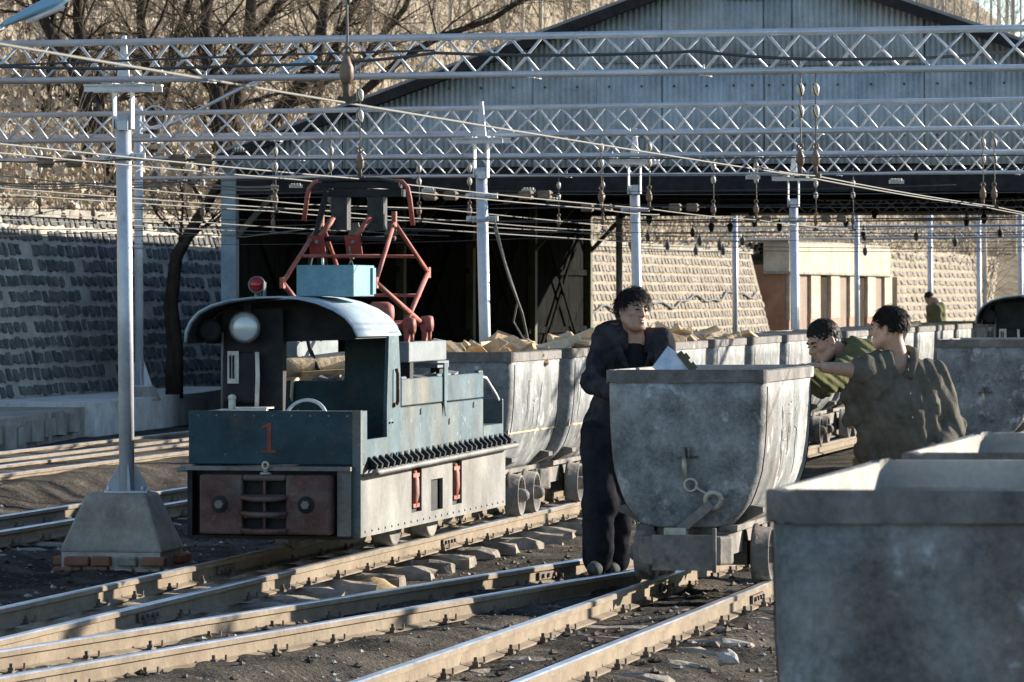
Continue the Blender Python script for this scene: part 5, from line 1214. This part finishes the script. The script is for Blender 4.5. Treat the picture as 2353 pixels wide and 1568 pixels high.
class SDF:
    def __init__(s, lo, hi, h, fine=None, hf=None):
        def ax(i):
            if fine is None: return np.arange(lo[i], hi[i]+h, h)
            out = []; v = lo[i]
            while v < hi[i] + h:
                out.append(v); v += hf if fine[0][i] < v < fine[1][i] else h
            return np.array(out)
        s.xs, s.ys, s.zs = ax(0), ax(1), ax(2); s.F = np.full((len(s.xs),len(s.ys),len(s.zs)), 1.0)
    def _sl(s, lo, hi):
        r = []
        for a, l, h_ in ((s.xs,lo[0],hi[0]),(s.ys,lo[1],hi[1]),(s.zs,lo[2],hi[2])):
            i0 = max(0, np.searchsorted(a, l)-1); i1 = min(len(a), np.searchsorted(a, h_)+1); r.append(slice(i0, max(i1, i0+1)))
        return tuple(r)
    def _grid(s, sl): return s.xs[sl[0]][:,None,None], s.ys[sl[1]][None,:,None], s.zs[sl[2]][None,None,:]
    def _join(s, sl, d, k, sub=False):
        f = s.F[sl]
        if sub:
            h = np.maximum(k - np.abs(f + d), 0)/k if k > 0 else 0; s.F[sl] = np.maximum(f, -d) + h*h*k*.25 if k > 0 else np.maximum(f, -d)
        else:
            h = np.maximum(k - np.abs(f - d), 0)/k if k > 0 else 0; s.F[sl] = np.minimum(f, d) - h*h*k*.25 if k > 0 else np.minimum(f, d)
    def cap(s, a, b, ra, rb=None, k=.03, sub=False):
        rb = ra if rb is None else rb; a = Vector(a); b = Vector(b); m = max(ra, rb) + k + .02
        sl = s._sl([min(a[i],b[i])-m for i in range(3)], [max(a[i],b[i])+m for i in range(3)]); x, y, z = s._grid(sl)
        ab = b - a; L2 = max(ab.length_squared, 1e-9)
        t = np.clip(((x-a.x)*ab.x + (y-a.y)*ab.y + (z-a.z)*ab.z)/L2, 0, 1)
        d = np.sqrt((x-a.x-t*ab.x)**2 + (y-a.y-t*ab.y)**2 + (z-a.z-t*ab.z)**2) - (ra + (rb-ra)*t); s._join(sl, d, k, sub); return s
    def ell(s, c, r, axes=None, k=.03, sub=False):
        c = Vector(c); m = max(r) + k + .02; sl = s._sl([c[i]-m for i in range(3)], [c[i]+m for i in range(3)]); x, y, z = s._grid(sl)
        x = x-c.x; y = y-c.y; z = z-c.z
        if axes is None: u, v, w = x, y, z
        else: u, v, w = [x*a[0]+y*a[1]+z*a[2] for a in axes]
        k0 = np.sqrt((u/r[0])**2 + (v/r[1])**2 + (w/r[2])**2) + 1e-9; k1 = np.sqrt((u/r[0]**2)**2 + (v/r[1]**2)**2 + (w/r[2]**2)**2) + 1e-9
        s._join(sl, k0*(k0-1)/k1, k, sub); return s
    def warp(s, fn): 
        x, y, z = s.xs[:,None,None], s.ys[None,:,None], s.zs[None,None,:]; s.F = s.F + fn(x, y, z); return s
    def clip(s, fn):                                 # keep where fn < 0
        x, y, z = s.xs[:,None,None], s.ys[None,:,None], s.zs[None,None,:]; s.F = np.maximum(s.F, fn(x, y, z)); return s
    def build(s, name, mat, parent, origin):
        V, Q = surface_nets(s.F, s.xs, s.ys, s.zs); V = V - np.array(origin)
        me = bpy.data.meshes.new(name); me.from_pydata(V.tolist(), [], Q.tolist()); me.polygons.foreach_set('use_smooth', [True]*len(Q)); me.update()
        return new_obj(name, me, mat, parent)
def frame(face, up=(0,0,1)):
    f = Vector(face).normalized(); u = Vector(up); r = f.cross(u).normalized(); u = r.cross(f).normalized(); return r, f, u
def head_sdf(S, c, fr_, sc_=1.0):
    r, f, u = fr_; P = lambda a, b, d: c + (r*a + f*b + u*d)*sc_; A = (r, f, u); q = sc_
    S.ell(P(0,-.012,.035), (.076*q,.094*q,.088*q), A, .02); S.ell(P(0,.022,-.03), (.063*q,.070*q,.085*q), A, .03)
    S.ell(P(0,.035,-.075), (.045*q,.05*q,.04*q), A, .03); S.ell(P(0,.070,-.098), (.022*q,.02*q,.018*q), A, .02)
    for sg in (-1,1):
        S.ell(P(.044*sg,.058,-.018), (.024*q,.022*q,.02*q), A, .02); S.cap(P(.058*sg,.0,-.05), P(.034*sg,.06,-.092), .02*q, .018*q, .03)
    S.cap(P(-.036,.080,.028), P(.036,.080,.028), .011*q, k=.02)
    for sg in (-1,1): S.ell(P(.031*sg,.103,.008), (.020*q,.016*q,.013*q), A, .012, sub=True); S.ell(P(.031*sg,.080,.006), (.015*q,.013*q,.010*q), A, .006)
    S.cap(P(0,.090,.018), P(0,.112,-.026), .008*q, .013*q, .014); S.ell(P(-.015,.098,-.03), (.010*q,.011*q,.009*q), A, .008); S.ell(P(.015,.098,-.03), (.010*q,.011*q,.009*q), A, .008)
    S.cap(P(-.02,.083,-.055), P(.02,.083,-.055), .010*q, k=.012); S.cap(P(-.016,.083,-.068), P(.016,.083,-.068), .011*q, k=.012)
    S.cap(P(-.024,.098,-.0605), P(.024,.098,-.0605), .004*q, k=.006, sub=True)
    for sg in (-1,1): S.ell(P(.078*sg,-.008,-.002), (.010*q,.020*q,.033*q), A, .01); S.ell(P(.087*sg,.0,.002), (.006*q,.011*q,.018*q), A, .006, sub=True)
def face_bits(par, c, fr_, o0, sc_=1.0, eyes=True, smile=.0):
    r, f, u = fr_; P = lambda a, b, d: c + (r*a + f*b + u*d)*sc_ - o0
    if eyes:
        for sg in (-1,1):
            MB().tube([P(.016*sg,.0945,.003),P(.031*sg,.0965,.006),P(.046*sg,.0885,.004)], [.002,.0045,.002], 6).build('eye', M['eye'], par)
            MB().tube([P(.012*sg,.0955,.024),P(.03*sg,.0955,.031),P(.052*sg,.079,.026)], [.004,.0055,.003], 6).build('eyebrow', M['hair'], par)
    MB().tube([P(-.024,.086,-.058+smile),P(-.01,.0965,-.056),P(.01,.0965,-.056),P(.024,.086,-.058+smile)], [.002,.005,.005,.002], 6).build('lip', M['lips'], par)
    MB().tube([P(-.02,.087,-.066+smile),P(0,.097,-.069),P(.02,.087,-.066+smile)], [.003,.007,.003], 6).build('lip', M['lips'], par)
    if smile: MB().tube([P(-.018,.0925,-.0605+smile*.5),P(0,.0965,-.062),P(.018,.0925,-.0605+smile*.5)], [.001,.0038,.001], 6).build('teeth', M['teeth'], par)
def hair_mesh(par, c, fr_, o0, seed, sc_=1.0, length=.05, front=.03, back=-.06, n=500, wind=(0,0,0), h=.006, side=-.01):
    r, f, u = fr_; A = (r, f, u); P = lambda a, b, d: c + (r*a + f*b + u*d)*sc_
    S = SDF(c - Vector((.15,.15,.13)), c + Vector((.15,.15,.2)), h)
    S.ell(P(0,-.016,.040), (.081,.098,.091), A, .02)
    S.ell(P(0,.075,-.035), (.070,.085,.088), A, .015, sub=True)          # face opening
    S.cap(P(-.09,.06,-.06), P(.09,.06,-.06), .07, k=.01, sub=True); S.ell(P(0,-.05,-.12), (.09,.09,.075), A, .02, sub=True)
    for sg in (-1,1): S.ell(P(.09*sg,-.005,-.02), (.03,.026,.035), A, .01, sub=True)
    S.warp(lambda x, y, z: .0035*np.sin(x*210+y*60+3*np.sin(z*60))*np.sin(y*170+z*90) + .0035*np.sin(z*260+x*150+2*np.sin(y*80)))
    o = S.build('hair', M['hair'], par, o0)
    rd = random.Random(seed); mb = MB()
    for i in range(int(n*3.2)):
        a = rd.uniform(0, 2*math.pi); e = math.asin(rd.uniform(-.15, 1)); d = Vector((math.cos(a)*math.cos(e), math.sin(a)*math.cos(e), math.sin(e)))
        if d.y > .2 and d.z < .45: continue
        if d.z < 0 and d.y > -.3: continue
        q = P(d.x*.082, -.016 + d.y*.098, .042 + d.z*.091); nrm = (r*d.x + f*d.y + u*d.z).normalized()
        fl = f*(.55 if d.y > -.15 else -.2) - u*(.9*(1-d.z)) + r*(d.x*.8) + Vector(wind) + Vector((rd.gauss(0,.28),rd.gauss(0,.28),rd.gauss(0,.2)))
        fl = fl - nrm*fl.dot(nrm); fl = (fl.normalized() + nrm*rd.uniform(-.05,.22)).normalized(); L = length*rd.uniform(.5,1.3)
        mb.tube([q - o0, q + fl*L*.5 + nrm*.002 - o0, q + fl*L - u*.010*rd.random() - nrm*.004 - o0], [.0024,.0018,.0004], 3, cap=False)
    mb.build('hair_strands', M['hair'], par); return o
def hand_sdf(S, w, d, up, side, curl=.5, grip=None):
    """palm from the wrist w along d; fingers bend towards -up; thumb on 'side'"""
    d = Vector(d).normalized(); up = Vector(up).normalized(); sv = Vector(side).normalized()
    pc = w + d*.045; S.ell(pc, (.048,.016,.040), (d, up, sv), .015)
    for i, (o, L) in enumerate(((.028,.068),(.010,.078),(-.009,.073),(-.027,.056))):
        a = w + d*.078 + sv*o; b = a + (d*math.cos(curl) - up*math.sin(curl))*L*.5; e = b + (d*math.cos(curl*2.3) - up*math.sin(curl*2.3))*L*.55
        S.cap(a - d*.012, b, .0098, .0090, .006); S.cap(b, e, .0088, .0075, .005)
    a = w + d*.018 + sv*.032; b = a + (sv*.6 + d*.75 - up*.25).normalized()*.036; e = b + (d*.9 + sv*.1 - up*.35).normalized()*.03
    S.cap(a, b, .0125, .0105, .010); S.cap(b, e, .0100, .0085, .006)
def folds(S, amp, f1, f2, f3, ph=0.0):
    S.warp(lambda x, y, z: amp*np.sin(f1*x + f2*z + ph + 2.2*np.sin(f3*z + 7*x)) + .6*amp*np.sin(1.7*f2*z - 1.3*f1*y + 1.5*np.sin(f3*1.7*x + ph)))
V3 = Vector
def jacket_collar(mb, pts, r): mb.tube(pts, r, 8)

# ---- man 1: dark jacket, stands behind the cart's left rear corner, smiling towards the right
Ym = 28.45
def Q(x, y, Y=Ym): return W(x, y, Y)
o0 = Vector((Q(1392,1300).x, Ym, -.16)); man = empty('person', o0, 0, 'smiling man in dark jacket and trousers leaning on the pushed cart', 'person')
hc = Q(1455,716,28.33); hf = frame((.60,-1,.06), (.12,0,1))
shR, shL = Q(1392,772,28.40), Q(1518,783,28.36); nk = Q(1458,772,28.38); pel = Q(1400,1000,28.5); elR = Q(1360,880,28.30); waR = Q(1412,905,28.12); elL = Q(1536,870,28.22); waL = Q(1500,868,27.98)
hipR, hipL = Q(1383,1005), Q(1420,1005); knR, knL = Q(1378,1150,28.36), Q(1415,1150,28.48); anR, anL = Q(1372,1285,28.42), Q(1412,1285,28.6)
S = SDF((o0.x-.35,27.75,-.2), (o0.x+.75,28.9,1.75), .011, ((hc.x-.13,hc.y-.16,hc.z-.16),(hc.x+.13,hc.y+.14,hc.z+.16)), .0042)
head_sdf(S, hc, hf); S.cap(hc + hf[2]*-.05 - hf[1]*.02, nk - V3((0,0,.05)), .052, .06, .03)
S.cap(shR, shL, .05, .05); S.cap(nk - V3((0,-.02,.1)), pel, .085, .10); S.cap(shR, elR, .045, .04); S.cap(elR, waR, .04, .03); S.cap(shL, elL, .045, .04); S.cap(elL, waL, .04, .03)
for h_, k_, a_ in ((hipR,knR,anR),(hipL,knL,anL)): S.cap(h_, k_, .075, .055); S.cap(k_, a_, .052, .038); S.cap(a_, a_ + V3((-.02,-.12,-.05)), .035, .03)
hand_sdf(S, waL, (.2,-.5,-.1), (0,0,1), (-1,0,0), .6); hand_sdf(S, waR, (.9,-.4,-.1), (0,0,1), (0,-1,0), .5)
body = S.build('body', M['skin'], man, o0)
face_bits(body, hc, hf, o0, smile=.006); hair_mesh(body, hc, hf, o0, 5, length=.072, n=700, wind=(.45,0,.15))
J = SDF((o0.x-.4,27.7,.3), (o0.x+.8,28.9,1.5), .010)
J.cap(shR + V3((.01,0,-.02)), shL + V3((-.01,0,-.02)), .088, .088, .04); J.ell((nk + pel)/2 + V3((0,0,.14)), (.17,.125,.26), None, .05); J.cap((nk+pel)/2, pel + V3((-.005,0,.02)), .148, .148, .05)
J.cap(pel + V3((0,0,.05)), pel + V3((-.02,0,-.11)), .15, .158, .05)
J.cap(shR, elR, .076, .064, .03); J.cap(elR, waR, .066, .054, .03); J.cap(shL, elL, .080, .068, .03); J.cap(elL, waL, .07, .055, .03)
folds(J, .0030, 26, 34, 9); folds(J, .0026, 70, 48, 21, 1.3)
J.ell(nk + V3((.01,-.10,-.02)), (.052,.13,.115), None, .012, sub=True)         # open neck
jk = J.build('jacket', M['navy'], man, o0)
tee = SDF(nk - V3((.25,.25,.5)), nk + V3((.25,.25,.05)), .010); tee.ell(nk + V3((0,-.02,-.20)), (.135,.118,.15), None, .03); tee.cap(nk + V3((0,.0,-.075)), nk + V3((0,.0,-.11)), .072, .09, .03); tee.build('undershirt', M['blacktee'], man, o0)
for sg in (-1, 1):                                   # lapels and collar
    c0 = nk - o0; mb = MB()
    a = c0 + V3((.075*sg,.01,.03)); b = c0 + V3((.088*sg+.0,-.085,-.035)); e = c0 + V3((.055*sg+.01,-.150,-.15)); g_ = c0 + V3((.015+.01*sg,-.155,-.26)); w_ = c0 + V3((.125*sg,-.115,-.10))
    mb.add([a, b, w_, e, g_, a + V3((.02*sg,.05,-.03))], [(0,1,2,5),(1,3,2),(3,4,2)]); o = mb.build('lapel', M['navy'], man); md = o.modifiers.new('thickness','SOLIDIFY'); md.thickness = .008; md.offset = 1
Tm = SDF((o0.x-.3,28.0,-.15), (o0.x+.4,28.9,.95), .011)
for h_, k_, a_ in ((hipR,knR,anR),(hipL,knL,anL)): Tm.cap(h_, k_, .115, .098, .04); Tm.cap(k_, a_ + V3((0,0,.0)), .098, .092, .04)
Tm.cap(hipR, hipL, .13, .13, .04); folds(Tm, .0032, 20, 16, 5); folds(Tm, .0022, 60, 30, 11, .4); Tm.build('trousers', M['trouser'], man, o0)
for a_, nm in ((anR,0),(anL,1)):
    Sh = SDF(a_ - V3((.12,.28,.12)), a_ + V3((.12,.12,.12)), .009); Sh.ell(a_ + V3((-.015,-.06,-.055)), (.048,.125,.045), None, .02); Sh.cap(a_ + V3((0,.01,-.03)), a_ + V3((0,.015,.04)), .048, .042, .03)
    Sh.clip(lambda x, y, z, zz=a_.z-.095: zz - z + 0*x + 0*y); Sh.build('shoe', M['shoe'], man, o0)

# ---- man 3: olive padded jacket, right arm stretched to the cart rim, head turned away
Ym = 28.0
o0 = Vector((W(2075,1200,Ym).x, Ym, -.16)); man3 = empty('person', o0, 0, 'man in olive padded jacket stretching an arm to the cart rim, head turned away', 'person')
hc = W(2042,757,27.98); hf = frame((-.88,.42,.0), (-.05,0,1)); nk = W(2068,822,28.0)
shR, shL = W(2022,838,27.92), W(2140,862,28.06); elR = W(1968,852,27.80); waR = W(1893,845,27.72); elL = W(2188,985,28.1); waL = W(2130,1040,27.9); pel = W(2110,1085,28.05)
S = SDF((o0.x-.75,27.45,-.2), (o0.x+.5,28.5,1.65), .011, ((hc.x-.13,hc.y-.14,hc.z-.16),(hc.x+.13,hc.y+.14,hc.z+.16)), .0045)
head_sdf(S, hc, hf); S.cap(hc + hf[2]*-.05 - hf[1]*.025, nk + V3((0,0,-.06)), .056, .065, .03)
S.cap(shR, shL, .055); S.cap(nk - V3((0,-.02,.12)), pel, .09, .11); S.cap(shR, elR, .05, .047); S.cap(elR, waR, .045, .032); S.cap(shL, elL, .045, .04); S.cap(elL, waL, .04, .03)
wst = waR
hand_sdf(S, W(1885,842,27.72), (-1,.25,.12), (0,0,1), (0,-1,0), .75); hand_sdf(S, waL, (-.6,-.2,-.5), (0,-1,0), (0,0,1), .6)
for sg, dy in ((-1,0),(1,.15)):
    h_ = pel + V3((.09*sg,dy,0)); k_ = pel + V3((.10*sg+.05,dy,-.38)); a_ = V3((pel.x+.10*sg+.12, pel.y+dy+.05, -.10)); S.cap(h_, k_, .075, .055); S.cap(k_, a_, .052, .038); S.cap(a_, a_ + V3((-.1,-.05,-.04)), .035)
body = S.build('body', M['skin'], man3, o0); face_bits(body, hc, hf, o0); hair_mesh(body, hc, hf, o0, 9, length=.055, n=600, wind=(.1,0,.25))
J = SDF((o0.x-.65,27.4,.3), (o0.x+.6,28.6,1.45), .010)
J.cap(shR + V3((.02,0,-.02)), shL + V3((-.02,0,-.02)), .09, .10, .05); J.ell((nk*.6 + pel*.4) + V3((.01,0,-.02)), (.185,.14,.26), None, .06); J.cap(nk*.5 + pel*.5, pel + V3((0,0,-.05)), .16, .185, .06)
J.cap(shR, elR + V3((.025,0,0)), .088, .074, .03); J.cap(shL, elL, .098, .080, .02); J.cap(elL, waL, .08, .062, .02)
# loose cloth hanging under the stretched arm
for (a, b, ra, rb) in ((W(2000,868,27.88), W(1938,915,27.86), .075, .03), (W(2015,890,27.9), W(1950,965,27.9), .09, .045), (W(2035,920,27.95), W(1985,1035,27.95), .10, .06), (W(2050,930,27.98), W(2020,1065,28.0), .11, .10)): J.cap(a, b, ra, rb, .09)
folds(J, .0034, 40, 14, 6); folds(J, .0028, 85, 30, 17, .7)
J.warp(lambda x, y, z: .0035*np.sin(105*(x*.8 + z*.35)))                      # quilting
J.ell(nk + V3((-.005,-.09,.0)), (.044,.115,.105), None, .012, sub=True)
J.cap(W(2128,890,27.90), W(2150,1045,27.90), .024, .032, .03, sub=True); J.cap(W(2066,850,27.80), W(2052,1075,27.78), .012, .014, .012, sub=True); J.cap(W(2040,905,27.82), W(1990,985,27.82), .016, .02, .02, sub=True)
J.cap(W(2150,935,27.93), W(2215,955,27.97), .010, .012, .012, sub=True); J.cap(W(2150,985,27.90), W(2205,1000,27.96), .010, .012, .012, sub=True)
J.cap(W(1940,845,27.74), W(1880,845,27.7), .06, .06, .004, sub=True)
J.build('jacket', M['olive'], man3, o0)
c0 = nk - o0; mb = MB(); mb.tube([c0 + V3((-.075,-.05,-.04)), c0 + V3((-.075,.03,.015)), c0 + V3((-.02,.085,.035)), c0 + V3((.05,.075,.045)), c0 + V3((.085,.01,.03)), c0 + V3((.075,-.07,-.02)), c0 + V3((.05,-.125,-.12))], [.018,.024,.026,.03,.03,.028,.016], 8); mb.build('collar', M['olive'], man3)
Tm = SDF((o0.x-.4,27.6,-.15), (o0.x+.6,28.6,.75), .012)
for sg, dy in ((-1,0),(1,.15)):
    h_ = pel + V3((.09*sg,dy,0)); k_ = pel + V3((.10*sg+.05,dy,-.38)); a_ = V3((pel.x+.10*sg+.12, pel.y+dy+.05, -.08)); Tm.cap(h_, k_, .11, .085, .04); Tm.cap(k_, a_, .085, .07, .04)
folds(Tm, .0032, 20, 16, 5); folds(Tm, .0022, 60, 30, 11, .4); Tm.build('trousers', M['trouser'], man3, o0)
rb_ = [W(2112,812,27.92), W(2135,850,27.88), W(2150,900,27.9), W(2160,960,27.92)]
for i, p in enumerate([W(2085,850,27.82), W(2090,905,27.80), W(2095,960,27.80)]): MB().ball(p - o0, .009, .006, .009, 8, 6).build('button', M['bolt'], man3)

# ---- man 2: green padded jacket, bent over, both hands on the rim
Ym = 28.75
o0 = Vector((W(1985,1200,Ym).x, Ym, -.16)); man2 = empty('person', o0, 0, 'stooping man in green padded jacket pushing with both hands on the cart rim', 'person')
hc = W(1893,785,28.55); hf = frame((-.82,-.45,-.42), (-.25,-.05,1)); nk = W(1945,815,28.62)
shR, shL = W(1945,850,28.45), W(1985,850,28.85); pel = W(2050,1010,28.85); elR = W(1890,885,28.2); waR = W(1838,848,27.98); elL = W(1925,870,28.6); waL = W(1868,845,28.1)
S = SDF((o0.x-.65,27.7,-.2), (o0.x+.45,29.3,1.6), .011, ((hc.x-.14,hc.y-.14,hc.z-.15),(hc.x+.13,hc.y+.14,hc.z+.15)), .0045)
head_sdf(S, hc, hf); S.cap(hc + hf[2]*-.05 - hf[1]*.03, nk, .054, .055, .02); S.cap(shR + V3((.03,0,-.04)), shL + V3((.03,0,-.04)), .05); S.cap(nk + V3((.03,0,-.05)), pel, .07, .10, .03)
S.cap(shR, elR, .05, .045); S.cap(elR, waR, .042, .03); S.cap(shL, elL, .05, .045); S.cap(elL, waL, .042, .03)
hand_sdf(S, waR, (-.95,-.25,-.05), (0,0,1), (.25,-.95,0), .45); hand_sdf(S, waL, (-.95,-.35,-.05), (0,0,1), (-.3,.9,0), .5)
for sg in (-1,1):
    h_ = pel + V3((0,.1*sg,0)); k_ = pel + V3((-.12+.1*sg,.1*sg,-.4)); a_ = V3((pel.x+.1+.12*sg, pel.y+.1*sg, -.10)); S.cap(h_, k_, .075, .055); S.cap(k_, a_, .052, .038); S.cap(a_, a_ + V3((-.11,0,-.04)), .035)
body = S.build('body', M['skin'], man2, o0); face_bits(body, hc, hf, o0, smile=.004); hair_mesh(body, hc, hf, o0, 13, length=.03, n=500)
J = SDF((o0.x-.55,27.8,.2), (o0.x+.5,29.3,1.45), .010)
J.cap(shR + V3((.03,.02,-.03)), shL + V3((.02,-.02,-.03)), .10, .10, .05); J.cap(nk + V3((.05,0,-.045)), pel, .155, .18, .06); J.cap(pel, pel + V3((-.06,-.03,-.16)), .18, .18, .05)
J.cap(shR, elR, .088, .075, .03); J.cap(elR, waR.lerp(elR,.25), .075, .058, .03); J.cap(shL, elL, .088, .075, .03); J.cap(elL, waL.lerp(elL,.3), .072, .058, .03)
folds(J, .003, 34, 18, 8); J.warp(lambda x, y, z: .005*np.sin(150*(x*.6 + z*.8)))
J.ell(nk + V3((-.06,-.04,.03)), (.075,.075,.07), None, .01, sub=True)
J.build('jacket', M['olive_green'], man2, o0)
c0 = nk - o0; mb = MB(); mb.tube([c0 + V3((-.06,-.09,-.06)), c0 + V3((.02,-.085,-.005)), c0 + V3((.065,-.02,.03)), c0 + V3((.05,.07,.03)), c0 + V3((-.03,.09,-.01))], [.018,.026,.03,.026,.02], 8); mb.build('collar', M['olive_green'], man2)
Tm = SDF((o0.x-.5,28.3,-.15), (o0.x+.6,29.3,.85), .012)
for sg in (-1,1):
    h_ = pel + V3((0,.1*sg,0)); k_ = pel + V3((-.12+.1*sg,.1*sg,-.4)); a_ = V3((pel.x+.1+.12*sg, pel.y+.1*sg, -.08)); Tm.cap(h_, k_, .115, .088, .04); Tm.cap(k_, a_, .086, .07, .04)
folds(Tm, .0032, 20, 16, 5); folds(Tm, .0022, 60, 30, 11, .4); Tm.build('trousers', M['trouser'], man2, o0)

# ---- distant worker, head bowed
Yd = 94.0; o0 = Vector((W(2150,760,Yd).x, Yd, -.16)); man4 = empty('person', o0, 0, 'distant worker in green jacket standing with bowed head before the far wall', 'person')
hc = W(2136,686,Yd); hf = frame((-.8,-.3,-.6), (-.3,0,1)); nk = W(2148,698,Yd)
S = SDF((o0.x-.45,Yd-.4,-.2), (o0.x+.45,Yd+.4,1.7), .014); head_sdf(S, hc, hf); S.cap(hc - hf[2]*.06, nk, .06, .07); S.cap(nk, V3((o0.x,Yd,.85)), .13, .13, .05)
for sg in (-1,1): S.cap(V3((o0.x,Yd+.1*sg,.85)), V3((o0.x,Yd+.1*sg,-.1)), .08, .05); S.cap(V3((o0.x,Yd+.1*sg,-.1)), V3((o0.x-.13,Yd+.1*sg,-.13)), .04)
body = S.build('body', M['skin'], man4, o0); hair_mesh(body, hc, hf, o0, 15, length=.025, n=150, h=.01)
J = SDF((o0.x-.45,Yd-.4,.5), (o0.x+.45,Yd+.4,1.5), .014); J.cap(nk + V3((.02,-.16,-.10)), nk + V3((.04,.16,-.10)), .10); J.cap(nk + V3((.02,0,-.12)), V3((o0.x+.02,Yd,.75)), .19, .2, .05)
for sg in (-1,1): J.cap(nk + V3((.03,.19*sg,-.10)), V3((o0.x+.06,Yd+.24*sg,.95)), .085, .07, .03); J.cap(V3((o0.x+.06,Yd+.24*sg,.95)), V3((o0.x-.2,Yd+.15*sg,.8)), .07, .055, .03)
J.ell(nk + V3((-.08,0,.03)), (.08,.09,.08), None, .01, sub=True); folds(J, .006, 20, 20, 8); J.build('jacket', M['olive_green'], man4, o0)
T4m = SDF((o0.x-.3,Yd-.3,-.12), (o0.x+.3,Yd+.3,.9), .014)
for sg in (-1,1): T4m.cap(V3((o0.x,Yd+.1*sg,.8)), V3((o0.x,Yd+.1*sg,-.06)), .11, .075, .03)
T4m.build('trousers', M['trouser'], man4, o0)

# printed sheet and folded ruler sticking out of the pushed cart
c = W(1541,838,27.0); mb = MB(); mb.obox(c, (.06,0,-.045), (0,.004,0), (.045,.01,.06)); tag(mb.build('printed_board', M['book']), 'blue printed board sticking out of the pushed cart before the man', 'board')
mb = MB(); a = W(1560,810,27.0); b = W(1600,862,27.0); mb.bar(a, b, .02, .035)
for t in (.3,.7): mb.obox(a.lerp(b,t) + V3((.012,0,.012)), (.012,0,-.016), (0,.012,0), (.012,0,.01))
tag(mb.build('metal_bracket', M['olive_steel']), 'olive toothed metal strip leaning beside the printed board', 'metal strip')
